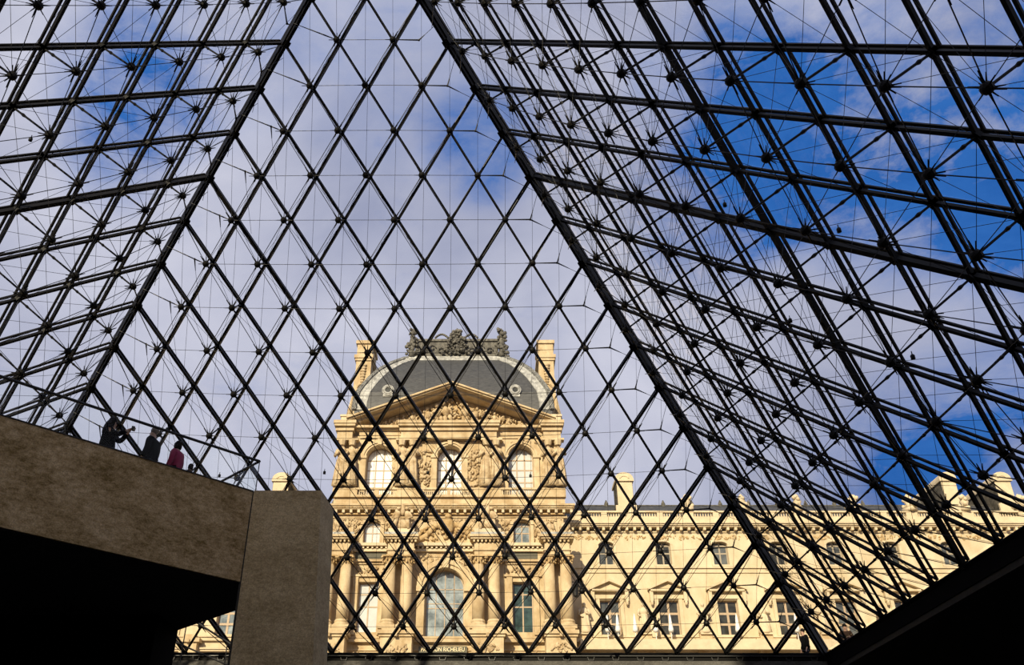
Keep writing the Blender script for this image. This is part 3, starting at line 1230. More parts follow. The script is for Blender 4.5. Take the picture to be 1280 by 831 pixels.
window(PV, -1.46, 2.02, 10.2, 14.5, 60.75, 4, [0, .60, .70, 1.0], P_BLUE, FRAME, 1.74, .07, .10, 'great arched window with a blue-grey sky reflection in its pane colour')

# archivolts and surrounds
for cx, r, zs in ((-6.39, 1.28, 27.18), (.44, 1.22, 27.22), (7.33, 1.23, 27.22)):
    b = MB()
    b.arch_band(cx, zs, r + .03, r + .22, Yf - .16, Yf, 12)
    b.arch_band(cx, zs, r + .22, r + .42, Yf - .26, Yf, 12)
    b.prism([(cx - .18, zs + r - .02), (cx + .18, zs + r - .02), (cx + .27, zs + r + .75), (cx - .27, zs + r + .75)], Yf - .42, Yf)
    for s_ in (-1, 1):
        xx = cx + s_ * (r + .27)
        b.box(xx - .27, xx + .27, Yf - .18, Yf, 23.9, zs - .12)
        b.box(xx - .34, xx + .34, Yf - .30, Yf, zs - .14, zs + .10)
    b.build('window_surround', STONE, PV)
b = MB()
b.arch_band(.28, 14.5, 1.78, 2.10, Yf - .14, Yf, 16)
b.arch_band(.28, 14.5, 2.10, 2.55, Yf - .28, Yf, 16)
for s_ in (-1, 1):
    xx = .28 + s_ * 2.14
    b.box(xx - .34, xx + .34, Yf - .16, Yf, 10.3, 14.2)
    b.box(xx - .42, xx + .42, Yf - .34, Yf, 14.1, 14.55)
b.prism([(.0, 16.2), (.56, 16.2), (.70, 17.3), (-.14, 17.3)], Yf - .5, Yf)
b.build('window_surround', STONE, PV)
for xc in (-6.58, 7.28):
    b = MB()
    b.box(xc - 1.45, xc - .95, Yf - .16, Yf, 10.3, 15.5)
    b.box(xc + .95, xc + 1.45, Yf - .16, Yf, 10.3, 15.5)
    b.box(xc - 1.7, xc + 1.7, Yf - .22, Yf, 15.45, 15.65)
    b.box(xc - 1.6, xc + 1.6, Yf - .14, Yf, 16.6, 16.8)
    b.box(xc - 1.9, xc + 1.9, Yf - .35, Yf, 16.8, 17.0)
    b.box(xc - 1.1, xc + 1.1, Yf - .10, Yf, 18.35, 18.6)
    b.build('window_surround', STONE, PV)
for xc in (-6.58, 7.28):
    b = MB()
    b.box(xc - 1.4, xc + 1.4, Yf - .06, Yf + .02, 17.12, 17.74)
    b.build('grille', GRILLE, PV)
b = MB()
for xc in (-6.58, 7.28):
    relief(b, xc - 1.3, xc + 1.3, 15.75, 16.5, Yf - .02, 34, .42, rr, None, .16)
relief(b, -3.0, 3.6, 16.6, 17.7, Yf - .02, 60, .5, rr, lambda x: 17.7, .18)
b.build('carved_panel', STONE_C, PV, kind='stuff')


def bal_row(b, x0, x1, y, z0, z1, pitch=.19, r=.065):
    n = max(1, int((x1 - x0) / pitch))
    for i in range(n):
        x = x0 + (x1 - x0) * (i + .5) / n
        h = z1 - z0
        b.lathe(x, y, [(r * .8, z0), (r * 1.15, z0 + .3 * h), (r * .55, z0 + .7 * h), (r * .85, z1)], 5)


# storey entablatures
b = MB()
moulding(b, CX - 11.0, CX + 11.0, Yf, [(21.05, 21.3, .06), (21.72, 21.84, .55), (21.84, 22.02, .66), (22.02, 22.2, .78)])
b.box(CX - 10.9, CX + 10.9, Yf - .35, Yf + .2, 22.2, 22.95)
b.build('cornice', STONE, PV)
b = MB()
x = CX - 11.4
while x < CX + 11.4:
    b.box(x, x + .24, Yf - .52, Yf, 21.42, 21.72)
    x += .71
b.build('modillions', STONE_P, PV)
b = MB()
b.box(CX - 10.8, CX + 10.8, Yf - .30, Yf, 21.3, 21.42)
x = CX - 11.6
while x < CX + 11.6:
    b.ball((x + .45, Yf - .62, 21.93), (.09, .09, .09), None, 6, 4)
    x += .71
b.build('dentil_band', STONE_O, PV)
# balustrade in front of the top windows
b = MB()
b.box(CX - 10.9, CX + 10.9, Yf - .62, Yf - .34, 22.92, 23.14)
b.box(CX - 10.9, CX + 10.9, Yf - .62, Yf - .34, 23.66, 23.84)
for xa, xb in ((-10.4, -8.2), (-4.45, -1.9), (2.8, 5.4), (8.9, 11.4), (-6.55, -6.15), (.28, .62), (7.15, 7.5)):
    b.box(xa, xb, Yf - .58, Yf - .38, 23.14, 23.66)
b.build('parapet', STONE, PV)
b = MB()
for xa, xb in ((-8.1, -6.6), (-6.1, -4.5), (-1.85, .25), (.66, 2.75), (5.45, 7.1), (7.55, 8.85)):
    bal_row(b, xa, xb, Yf - .48, 23.14, 23.66)
b.build('balusters', STONE_P, PV, kind='stuff')

# mid entablature over the columns
b = MB()
b.box(CX - 10.8, CX + 10.8, Yf - .30, Yf, 17.75, 18.0)
b.box(CX - 10.9, CX + 10.9, Yf - .55, Yf, 18.22, 18.50)
b.build('string_course', STONE_P, PV)
b = MB()
x = CX - 10.8
while x < CX + 10.7:
    b.box(x, x + .17, Yf - .42, Yf, 18.0, 18.22)
    x += .42
b.build('dentils', STONE_P, PV)

cols = [(-10.1, -8.6), (-4.63, -3.1), (3.3, 4.72), (9.63, 11.1)]
blocks = [(-11.0, -7.85), (-5.3, -2.1), (2.5, 5.75), (8.85, 11.95)]
Yc = 58.95
b = MB()
for xa, xb in blocks:
    b.box(xa + .42, xb - .42, 58.45, Yf, 16.95, 18.15)
    b.box(xa + .30, xb - .30, 58.33, Yf, 17.42, 17.55)
    b.box(xa + .1, xb - .1, 58.1, Yf, 18.42, 18.60)
    b.box(xa, xb, 57.95, Yf, 18.60, 18.80)
    x = xa + .32
    while x < xb - .35:
        b.box(x, x + .16, 58.22, 58.46, 18.18, 18.42)
        x += .36
b.build('column_entablature', STONE, PV)
b = MB()
for xa, xb in blocks:
    b.box(xa + .1, xb - .1, 57.97, 58.9, 18.80, 19.0)
b.build('lead_cover', LEAD, PV)


def column(x, z0, z1, z2, r):
    c = MB()
    c.lathe(x, Yc, [(r * 1.0, z0), (r, z0 + (z1 - z0) * .33), (r * .86, z1)], 16)
    C = c.build('column', STONE, PV, True)
    c = MB()
    c.box(x - r * 1.35, x + r * 1.35, Yc - r * 1.35, Yc + r * 1.35, z0 - .85, z0 - .55)
    c.lathe(x, Yc, [(r * 1.35, z0 - .55), (r * 1.38, z0 - .42), (r * 1.12, z0 - .3), (r * 1.2, z0 - .15), (r * 1.03, z0)], 14)
    c.build('base', STONE, C)
    c = MB()
    c.lathe(x, Yc, [(r * .88, z1), (r * .95, z1 + .3 * (z2 - z1)), (r * 1.15, z1 + .8 * (z2 - z1)), (r * 1.25, z2 - .12)], 12)
    c.box(x - r * 1.3, x + r * 1.3, Yc - r * 1.3, Yc + r * 1.3, z2 - .12, z2)
    for ring, zz, rad in ((0, .25, 1.12), (1, .55, 1.25)):
        for kk in range(8):
            a = 2 * math.pi * (kk + ring * .5) / 8
            c.ball((x + r * rad * math.cos(a), Yc + r * rad * math.sin(a), z1 + zz * (z2 - z1)), (.10, .10, .15), None, 5, 4)
    for sx in (-1, 1):
        for sy in (-1, 1):
            c.ball((x + sx * r * 1.25, Yc + sy * r * 1.25, z2 - .24), .14, None, 6, 4)
    c.build('capital', STONE_O, C)


for xa, xb in cols:
    for x in (xa, xb):
        column(x, 11.35, 16.25, 16.98, .54)
b = MB()
for i, (xa, xb) in enumerate(blocks):
    b.box(xa + .25, xb - .25, 58.15, Yf, 0, 9.75)
    b.box(xa + .12, xb - .12, 58.02, Yf, 9.75, 9.9)
    b.box(xa, xb, 57.9, Yf, 9.98, 10.3)
    b.box(xa + .2, xb - .2, 58.1, Yf, 9.9, 9.98)
    b.box(xa + .3, xb - .3, 58.25, Yf, 10.3, 10.5)
b.build('pedestal', STONE, PV)
b = MB()
for i, (xa, xb) in enumerate(blocks):
    xm = (xa + xb) / 2
    b.box(xm - .13, xm + .13, 57.72, 58.0, 9.72, 10.0)
    relief(b, xa + .7, xb - .7, 8.5, 9.4, 58.12, 26, .5, rr, None, .14)
relief(b, -7.8, -5.6, 8.4, 8.9, Yf - .30, 30, .4, rr, None, .14)
relief(b, 6.0, 8.4, 8.4, 8.9, Yf - .30, 30, .4, rr, None, .14)
b.build('pedestal_carving', STONE_C, PV, kind='stuff')
b = MB()
moulding(b, CX - 10.8, CX + 10.8, Yf, [(8.95, 9.05, .12), (9.55, 9.62, .2), (9.62, 9.9, .42), (10.0, 10.15, .14)])
b.build('plinth_course', STONE, PV)

# name board
b = MB()
b.box(-1.85, 2.35, Yf - .33, Yf - .10, 8.72, 9.28)
nb = b.build('name_board', GRILLE, PV)
tx = bpy.data.curves.new('lettering', 'FONT')
tx.body = 'PAVILLON RICHELIEU'
tx.size = .50
tx.align_x = 'CENTER'
tx.extrude = .02
tx.materials.append(mat('cream_lettering', (.85, .72, .45), .7))
to = bpy.data.objects.new('lettering', tx)
COL.objects.link(to)
to.parent = nb
to.location = (.25, Yf - .36, 8.84)
to.rotation_euler = (math.pi / 2, 0, 0)
bpy.context.view_layer.update()
sx_ = 3.75 / max(.1, to.dimensions.x)
tm = bpy.data.meshes.new_from_object(to.evaluated_get(bpy.context.evaluated_depsgraph_get()))
bpy.data.objects.remove(to)
to = place('lettering', tm, nb, (.25, Yf - .36, 8.84), (math.pi / 2, 0, 0), (sx_, 1, 1))

# middle storey carving: cartouche and ornament beside the little windows
b = MB()
for s_ in (-1, 1):
    for i in range(7):
        t = i / 6
        b.ball((.45 + s_ * (.5 + 1.9 * t), Yf - .12, 20.3 - 1.0 * t + .25 * math.sin(5 * t)), (.38, .22, .26), Euler((0, s_ * .5, 0)), 7, 5)
    b.tube([Vector((.45 + s_ * (2.7 * math.sin(a)), Yf - .18, 18.9 + 2.0 * math.cos(a) * .8)) for a in [i * math.pi / 16 for i in range(1, 8)]], .10, 5)
b.ball((.45, Yf - .25, 20.2), (.62, .3, .78), None, 9, 7)
b.ball((.45, Yf - .3, 21.1), (.35, .25, .22), None, 7, 5)
relief(b, -2.2, 3.1, 18.9, 21.0, Yf - .05, 70, .6, rr, lambda x: 21.0 - abs(x - .45) * .35, .22)
b.build('cartouche', STONE_O, PV, True)
b = MB()
for xa, xb in ((-10.3, -7.8), (-5.5, -4.6), (5.6, 6.3), (8.4, 10.3)):
    relief(b, xa, xb, 18.8, 20.9, Yf - .03, int(30 * (xb - xa)), .5, rr, None, .16)
relief(b, CX - 10.5, CX + 10.5, 20.75, 21.02, Yf - .02, 190, .26, rr, None, .10)
b.build('frieze_carving', STONE_C, PV, kind='stuff')
for x in (-6.6, 7.3):
    b = MB()
    b.arch_band(x, 20.35, .82, 1.12, Yf - .25, Yf, 8, .62)
    b.box(x - 1.1, x - .8, Yf - .16, Yf, 18.6, 20.35)
    b.box(x + .8, x + 1.1, Yf - .16, Yf, 18.6, 20.35)
    b.build('small_window_surround', STONE, PV)

# top storey: caryatids, carving, entablature
cary = statue_mesh('caryatid', STONE_C, 5)
for x in (-9.95, -9.05, -4.1, -3.2, 4.0, 4.9, 10.0, 10.95):
    place('caryatid', cary, PV, (x, Yf - .45, 24.0), None, (4.0, 4.0, 4.85))
b = MB()
for xa, xb in ((-10.55, -8.5), (-4.75, -2.6), (3.45, 5.5), (9.45, 11.5)):
    b.box(xa, xb, Yf - .5, Yf, 22.95, 23.95)
    b.box(xa - .05, xb + .05, Yf - .75, Yf, 28.75, 28.95)
    for xx in (xa + .55, xb - .55):
        b.lathe(xx, Yf - .5, [(.30, 28.25), (.42, 28.75)], 8)
b.build('caryatid_bracket', STONE, PV)
b = MB()
for xa, xb in ((-2.55, -1.35), (2.25, 3.35), (5.5, 5.75), (-5.0, -4.7)):
    relief(b, xa, xb, 24.2, 28.2, Yf - .02, int(55 * (xb - xa)), .6, rr, None, .22)
relief(b, CX - 8.6, CX + 8.8, 28.7, 29.1, Yf - .02, 90, .35, rr, None, .12)
b.build('trophy_relief', STONE_C, PV, True, kind='stuff')

b = MB()
moulding(b, CX - 8.8, CX + 8.6, Yf, [(29.2, 29.5, .12), (29.5, 29.95, .2), (29.95, 30.1, .45), (30.1, 30.35, .75)])
for xa, xb, zt_ in ((-10.95, -8.75, 30.75), (-4.7, 5.35, 30.72), (9.2, 11.6, 30.75)):
    b.box(xa + .35, xb - .35, Yf - .62, Yf, 28.95, 29.75)
    b.box(xa + .2, xb - .2, Yf - .82, Yf, 29.75, 30.0)
    b.box(xa + .08, xb - .08, Yf - 1.02, Yf, 30.18, 30.42)
    b.box(xa, xb, Yf - 1.12, Yf, 30.42, zt_)
    b.box(xa + .28, xb - .28, Yf - .74, Yf, 30.0, 30.18)
b.build('entablature', STONE, PV)
b = MB()
for s_ in (-1, 1):
    xm = CX + s_ * 9.9
    b.box(xm - .95, xm + .95, Yf - .6, Yf + 1.2, 30.75, 31.35)
    b.box(xm - 1.05, xm + 1.05, Yf - .7, Yf + 1.3, 31.35, 31.55)
b.build('attic_block', STONE_P, PV)

# pediment
ax, az, ez, hw = .55, 34.9, 30.95, 10.25
b = MB()
b.prism([(ax - hw + .6, ez - .3), (ax + hw - .6, ez - .3), (ax, az - .55)], Yf + .95, Yf + 1.3)
b.build('tympanum', STONE_O, PV)
for s_ in (-1, 1):
    b = MB()
    for dz0, dz1, pr in ((-.50, -.28, .45), (-.28, -.12, 1.15), (-.12, .06, 1.35)):
        pl = [(ax, az + dz0), (ax + s_ * hw, ez + dz0), (ax + s_ * hw, ez + dz1), (ax, az + dz1)]
        b.prism(pl if s_ > 0 else pl[::-1], Yf - pr, Yf + 1.4)
    b.build('raking_cornice', STONE, PV)
b = MB()
rn = random.Random(21)
slope = (az - ez) / hw


def tymp_top(x):
    return az - .75 - abs(x - ax) * slope


xs = [(-6.6, .9), (-5.3, 1.25), (-4.2, 1.6), (-3.2, 1.9), (-2.2, 2.2), (-1.2, 2.6), (0, 2.9), (1.2, 2.6), (2.2, 2.2), (3.2, 1.9), (4.2, 1.6), (5.3, 1.25), (6.6, .9)]
for dx_, h in xs:
    x = ax + dx_ + rn.uniform(-.15, .15)
    relief_figure(b, x, 30.75, min(h, tymp_top(x) - 30.7) * 1.0, Yf + .62, rn.uniform(-.35, .35), rn)
relief(b, ax - 8.2, ax + 8.2, 30.7, 33.8, Yf + .85, 330, .55, rn, tymp_top, .34)
b.build('tympanum_relief', STONE_C, PV, True, kind='stuff')

# dome: square plan, curved slopes
prof = [(10.05, 31.0), (10.05, 33.0), (10.0, 33.9), (9.8, 35.2), (9.45, 36.05), (8.84, 37.4), (8.1, 38.7), (6.95, 40.2), (5.75, 41.45), (5.2, 41.85)]
DX, DY = .6, 61.3 + 10.0
b = MB()
vs, fs = [], []
for h, z in prof:
    vs += [(DX - h, DY - h, z), (DX + h, DY - h, z), (DX + h, DY + h, z), (DX - h, DY + h, z)]
for i in range(len(prof) - 1):
    for k_ in range(4):
        fs.append((i * 4 + k_, i * 4 + (k_ + 1) % 4, (i + 1) * 4 + (k_ + 1) % 4, (i + 1) * 4 + k_))
fs.append(tuple((len(prof) - 1) * 4 + k_ for k_ in range(4)))
b.add(vs, fs)
b.build('dome', SLATE, PV)
for sx, sy in ((-1, -1), (1, -1), (-1, 1), (1, 1)):
    b = MB()
    for (h0, z0), (h1, z1) in zip(prof[1:-1], prof[2:]):
        for off, wd in ((0.0, .60), (.62, .22), (1.15, .18)):
            for fx, fy in ((1, 0), (0, 1)):
                p0 = Vector((DX + sx * (h0 - off * fx), DY + sy * (h0 - off * fy), z0 + .03))
                p1 = Vector((DX + sx * (h1 - off * fx), DY + sy * (h1 - off * fy), z1 + .03))
                b.rod(p0, p1, wd * .5, 6)
        for fx, fy in ((1, 0), (0, 1)):
            q = [Vector((DX + sx * (h_ - o_ * fx), DY + sy * (h_ - o_ * fy) + sy * .06 * fx, z_ + .05)) for h_, z_, o_ in ((h0, z0, 0), (h0, z0, 1.15), (h1, z1, 1.15), (h1, z1, 0))]
            d_ = Vector((0, -sy * .05, 0)) if fx else Vector((-sx * .05, 0, 0))
            b.add(q + [v + d_ for v in q], [(0, 1, 2, 3), (7, 6, 5, 4), (0, 4, 5, 1), (1, 5, 6, 2), (2, 6, 7, 3), (3, 7, 4, 0)])
    b.build('hip_roll', LEAD, PV)
b = MB()
b.box(DX - 5.6, DX + 5.6, DY - 5.6, DY + 5.6, 41.45, 41.95)
b.box(DX - 5.95, DX + 5.95, DY - 5.95, DY + 5.95, 41.15, 41.5)
for i in range(24):
    b.ball((DX - 5.3 + i * .46, DY - 5.5, 41.75), (.2, .16, .24), None, 6, 4)
b.build('crown_moulding', LEAD, PV)
for x in (-6.15, 6.95):
    b = MB()
    zc = 35.35
    yy = 61.42
    for rad, rr_ in ((.40, .13), (.56, .08)):
        b.tube([Vector((x + rad * math.cos(a), yy - .1, zc + rad * math.sin(a))) for a in [i * math.pi / 8 for i in range(17)]], rr_, 6)
    b.prism([(x - .5, zc - .75), (x + .5, zc - .75), (x + .45, zc - .3), (x - .45, zc - .3)], yy - .1, yy + .6)
    O = b.build('round_dormer', LEAD, PV)
    b = MB()
    b.lathe(0, 0, [(.34, -.02), (.34, .02)], 14)
    og = b.build('pane', P_DARK, O)
    og.location = (x, yy - .05, zc)
    og.rotation_euler = (math.pi / 2, 0, 0)

# crest on the dome
cz = 41.95
cy = DY - 5.35
b = MB()
b.box(DX - 5.1, DX + 5.2, cy - .12, cy + .25, cz, cz + .35)
b.box(DX - 4.6, DX + 4.7, cy - .1, cy + .2, cz + .5, cz + 1.9)
b.box(DX - 4.7, DX + 4.8, cy - .22, cy + .28, cz + 2.0, cz + 2.28)
b.box(DX - 4.6, DX + 4.7, cy - .06, cy + .15, cz + .35, cz + 2.0)
cr_o = b.build('crest', CREST, PV)
tag(cr_o, 'dark ornamental lead cresting with scrolls and trophies')
rn = random.Random(8)
b = MB()
for ex, s_ in ((DX - 4.95, 1), (DX + 5.05, -1)):
    for i in range(52):
        t = rn.random()
        b.ball((ex + rn.uniform(-.75, .75) * (1 - .5 * t), cy - rn.uniform(0, .4), cz + .1 + 3.4 * t), (rn.uniform(.12, .26), .2, rn.uniform(.12, .3)), Euler((0, rn.uniform(-1, 1), 0)), 6, 4)
    b.lathe(ex, cy - .1, [(.45, cz), (.28, cz + .8), (.4, cz + 1.6), (.22, cz + 2.6), (.3, cz + 3.1), (.05, cz + 3.7)], 7)
b.lathe(DX + .05, cy + .1, [(.5, cz + .3), (.55, cz + 1.2), (.55, cz + 2.0), (.45, cz + 2.7), (.55, cz + 3.0), (.3, cz + 3.4), (.06, cz + 3.85)], 9)
for i in range(120):
    t = rn.random()
    b.ball((DX + .05 + rn.uniform(-1, 1) * (1.6 - 1.1 * t), cy - .2 - rn.uniform(0, .35), cz + .2 + 3.0 * t), (rn.uniform(.1, .24), .2, rn.uniform(.12, .28)), Euler((0, rn.uniform(-1, 1), 0)), 6, 4)
for s_ in (-1, 1):
    for j in range(3):
        c0 = Vector((DX + s_ * (1.7 + j * 1.0), cy - .25, cz + .75 + .35 * (j % 2)))
        b.tube([c0 + Vector((math.cos(a) * .42 * (1 - i * .06), 0, math.sin(a) * .42 * (1 - i * .06))) for i, a in enumerate([k_ * math.pi / 5 for k_ in range(12)])], .07, 5)
    b.tube([Vector((DX + s_ * (.9 + 1.5 * t), cy - .25, cz + 2.35 + .5 * math.sin(t * 3.1))) for t in [i / 7 for i in range(8)]], .13, 6)
b.build('crest_ornament', CREST, cr_o, True)

# tall pavilion chimneys flanking the dome
for s_ in (-1, 1):
    cxx = .53 + s_ * 9.95
    Y0 = 64.5
    ch = MB()
    ch.box(cxx - .9, cxx + .9, Y0, Y0 + 3.6, 31.0, 38.5)
    ch.box(cxx - .82, cxx + .82, Y0 + .05, Y0 + 3.55, 38.5, 42.9)
    ch.box(cxx - 1.05, cxx + 1.05, Y0 - .18, Y0 + 3.8, 41.0, 41.4)
    ch.box(cxx - .95, cxx + .95, Y0 - .08, Y0 + 3.7, 40.7, 41.0)
    ch.box(cxx - .98, cxx + .98, Y0 - .12, Y0 + 3.7, 42.85, 43.25)
    C = ch.build('chimney', STONE, PV)
    ch = MB()
    for i in range(7):
        ch.ball((cxx, Y0 - .02, 40.1 - i * .34), (.42 - .03 * i, .2, .2), None, 7, 5)
    ch.tube([Vector((cxx + .5 * math.cos(a), Y0 - .05, 37.2 + .6 * math.sin(a))) for a in [i * math.pi / 8 for i in range(17)]], .10, 5)
    ch.prism([(cxx + s_ * .8, 33.2), (cxx + s_ * 1.5, 33.2), (cxx + s_ * .95, 36.2), (cxx + s_ * .8, 36.2)][::s_], Y0 - .2, Y0 + 1)
    ch.build('chimney_carving', STONE_C, C, True)

# seated sculpture groups on the column blocks
seat = statue_mesh('sculpture_group', STONE_C, 9, seated=True)
for x, lab in ((-3.72, 'pale stone group of seated figures on the left column pair of the pavilion'),
               (4.12, 'pale stone group of seated figures on the right column pair of the pavilion')):
    R = root('sculpture_group', lab, 'sculpture', 'sculpture groups on the pavilion columns', None, (x, 58.75, 19.0))
    place('figures', seat, R, (0, 0, .35), None, (2.7, 2.2, 2.6))
    bb = MB()
    bb.box(-1.2, 1.2, -.6, .7, 0, .40)
    bb.build('plinth', STONE_P, R)
for x, lab in ((-9.9, 'dark carved helmet trophy on the leftmost column block'), (9.7, 'carved bundle of arms on the rightmost column block, left one'),
               (11.1, 'carved bundle of arms at the outer right corner of the pavilion')):
    R = root('stone_trophy', lab, 'sculpture', None, None, (x, 58.8, 19.0))
    bb = MB()
    rn = random.Random(int(x * 10))
    bb.lathe(0, 0, [(.5, 0), (.35, .3), (.45, .7), (.2, 1.1)], 8)
    for i in range(12):
        bb.ball((rn.uniform(-.5, .5), rn.uniform(-.3, .2), rn.uniform(.1, 1.0)), (.2, .2, .3), Euler((0, rn.uniform(-1, 1), 0)), 6, 4)
    bb.build('trophy', STONE_C, R, True)

# ------------------------------------------------------------------ the wings
WP, W0 = 5.353, 15.27     # bay pitch and first window axis, right wing
YW = 62.0


def wing(sign, nb_, lab):
    W = root('palace_wing', lab, 'building')

    def X(x):
        return x if sign > 0 else 2 * .55 - x
    xe = W0 + WP * (nb_ - .5)

    def bx(b, xa, xb, *r):
        xa, xb = X(xa), X(xb)
        b.box(min(xa, xb), max(xa, xb), *r)
    b = MB()
    xs = [W0 + WP * i for i in range(nb_)]
    lo, hi = sorted((X(11.3), X(xe)))
    up_ops = [(X(x) - .69, X(x) + .69, 17.18, 19.1, .32) for x in xs]
    lw_ops = [(X(x) - .91, X(x) + .91, 10.81, 13.9, 0) for x in xs]
    b.box(lo, hi, YW + .8, YW + 14, 0, 22.0)
    b.box(lo, hi, YW, YW + .8, 0, 9.9)
    wall_row(b, lo, hi, 9.9, 16.5, YW, YW + .8, lw_ops)
    wall_row(b, lo, hi, 16.5, 20.3, YW, YW + .8, up_ops)
    b.build('wall', STONE_W, W)
    for i, x in enumerate(xs):
        window(W, X(x) - .69, X(x) + .69, 17.18, 19.1, YW + .40, 2, [0, .62, 1.0], P_GREY if (i + (sign < 0)) % 2 == 0 else P_DARK, FRAME_D, .32, .14, .09)
        window(W, X(x) - .91, X(x) + .91, 10.81, 13.9, YW + .45, 2, [0, .31, .64, 1.0], (P_GREY, P_DARK, P_DARK, P_DARK)[i % 4] if sign > 0 else P_BLUE, FRAME, 0, .20, .09)
    b = MB()
    moulding(b, lo, hi, YW, [(9.3, 9.45, .2), (9.45, 9.62, .32), (10.2, 10.5, .28), (10.5, 10.62, .4), (16.42, 16.55, .10), (16.85, 17.0, .14),
                             (20.3, 20.42, .1)])
    b.build('string_course', STONE_W, W)
    b = MB()
    moulding(b, lo, hi, YW, [(20.72, 20.84, .55), (20.84, 20.98, .68), (20.98, 21.12, .80)])
    b.box(lo, hi, YW - .3, YW + .5, 21.12, 21.72)
    b.build('cornice', STONE_P, W)
    b = MB()
    x = lo
    while x < hi - .3:
        b.box(x, x + .24, YW - .50, YW, 20.42, 20.72)
        x += .735
    b.build('modillions', STONE_P, W)
    b = MB()
    relief(b, lo, hi, 19.65, 20.15, YW - .01, int((hi - lo) * 7), .34, rr, None, .08)
    b.build('frieze_carving', STONE_O, W, kind='stuff')
    # window pediments
    for x in xs:
        x = X(x)
        b = MB()
        b.box(x - 1.25, x - .93, YW - .12, YW, 10.7, 14.3)
        b.box(x + .93, x + 1.25, YW - .12, YW, 10.7, 14.3)
        b.box(x - 1.4, x + 1.4, YW - .16, YW, 14.0, 14.35)
        b.box(x - 1.6, x + 1.6, YW - .50, YW, 14.62, 14.80)
        b.prism([(x - 1.5, 14.8), (x + 1.5, 14.8), (x, 15.55)], YW - .15, YW)
        for s_ in (-1, 1):
            pl = [(x, 15.52), (x + s_ * 1.85, 14.72), (x + s_ * 1.85, 14.92), (x, 15.76)]
            b.prism(pl if s_ > 0 else pl[::-1], YW - .55, YW)
            b.box(x + s_ * 1.55 - .16, x + s_ * 1.55 + .16, YW - .40, YW, 13.75, 14.65)
            b.ball((x + s_ * 1.55, YW - .3, 13.6), (.16, .2, .28), None, 6, 4)
        b.build('window_pediment', STONE_W, W)
        b = MB()
        b.arch_band(x, 19.1, .72, .92, YW - .10, YW, 8, .45)
        b.box(x - .92, x - .72, YW - .08, YW, 17.1, 19.1)
        b.box(x + .72, x + .92, YW - .08, YW, 17.1, 19.1)
        b.box(x - .95, x + .95, YW - .16, YW, 17.0, 17.18)
        b.build('window_surround', STONE_P, W)
    # bracket blocks below the statues
    for i in range(nb_):
        x = X(W0 - 2.45 + WP * i)
        b = MB()
        b.box(x - 1.0, x + 1.0, YW - 1.0, YW, 9.95, 10.3)
        b.box(x - .75, x + .75, YW - .8, YW, 8.6, 9.95)
        b.box(x - .55, x + .55, YW - .75, YW, 10.3, 10.65)
        b.box(x - .15, x + .15, YW - 1.15, YW - .9, 9.9, 10.15)
        b.build('statue_bracket', STONE, W)
    # balustrade
    b = MB()
    b.box(lo, hi, YW - .18, YW + .18, 21.72, 21.86)
    b.box(lo, hi, YW - .20, YW + .20, 22.28, 22.44)
    bl_ = MB()
    for i in range(nb_):
        x0 = W0 - WP / 2 + WP * i
        for xp, hw_ in ((x0, .55), (x0 + WP / 2, .28)):
            bx(b, xp - hw_, xp + hw_, YW - .17, YW + .17, 21.86, 22.28)
        for xa, xb in ((x0 + .6, x0 + WP / 2 - .32), (x0 + WP / 2 + .32, x0 + WP - .6)):
            xa, xb = sorted((X(xa), X(xb)))
            bal_row(bl_, xa, xb, YW, 21.86, 22.28, .24, .08)
    b.build('parapet', STONE_P, W)
    bl_.build('balusters', STONE_P, W, kind='stuff')
    # roof
    b = MB()
    b.prism_x([(YW + .9, 21.9), (YW + 4.5, 24.72), (YW + 10, 24.8), (YW + 13.6, 21.9)], lo, hi)
    b.build('roof', SLATE, W)
    b = MB()
    b.box(lo, hi, YW + 4.42, YW + 4.6, 24.70, 24.78)
    x = lo + 2
    while x < hi:
        b.lathe(x, YW + 4.5, [(.18, 24.6), (.22, 24.9), (.05, 25.3)], 6)
        x += 2.9
    b.build('ridge', CREST, W)
    return W, X


WR, XR = wing(1, 12, 'long sunlit palace wing with balustrade and two window storeys, right of the pavilion')
WLf, XL = wing(-1, 8, 'palace wing glimpsed behind the concrete pier and platform, left of the pavilion')

# rusticated corner strip where wing meets pavilion
# chimneys of the wings
RCH = [(1, 17.9, 64.5, 66.9, 23.0, 27.3, .78, WR), (1, 50.2, 64.0, 72.5, 23.0, 27.1, .72, WR), (1, 55.6, 64.0, 72.5, 23.0, 27.1, .78, WR), (-1, 17.9, 64.5, 68.4, 23.0, 27.3, .78, WLf)]
for s_, x, y0, y1, z0, z1, hw_, W in RCH:
    xc = x if s_ > 0 else 1.1 - x
    b = MB()
    b.box(xc - hw_, xc + hw_, y0, y1, z0, z1 - .75)
    b.box(xc - hw_ - .25, xc + hw_ + .25, y0 - .1, y1 + .1, z0, z0 + 1.0)
    b.box(xc - hw_ - .16, xc + hw_ + .16, y0 - .18, y1 + .18, z1 - .75, z1 - .5)
    n = 8
    pl = [(xc + (hw_ + .14) * math.cos(math.pi * i / n), z1 - .5 + .72 * math.sin(math.pi * i / n)) for i in range(n + 1)]
    b.prism(pl, y0 - .14, y1 + .14)
    b.arch_band(xc, z1 - .45, hw_ * .45, hw_ * .65, y0 - .2, y0, 8, .6)
    b.build('chimney', STONE_P, W)
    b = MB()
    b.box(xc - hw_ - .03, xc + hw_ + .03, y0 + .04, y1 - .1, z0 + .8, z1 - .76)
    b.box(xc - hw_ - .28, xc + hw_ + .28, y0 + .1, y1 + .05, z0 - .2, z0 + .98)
    b.build('chimney_flank', STONE_G, W)

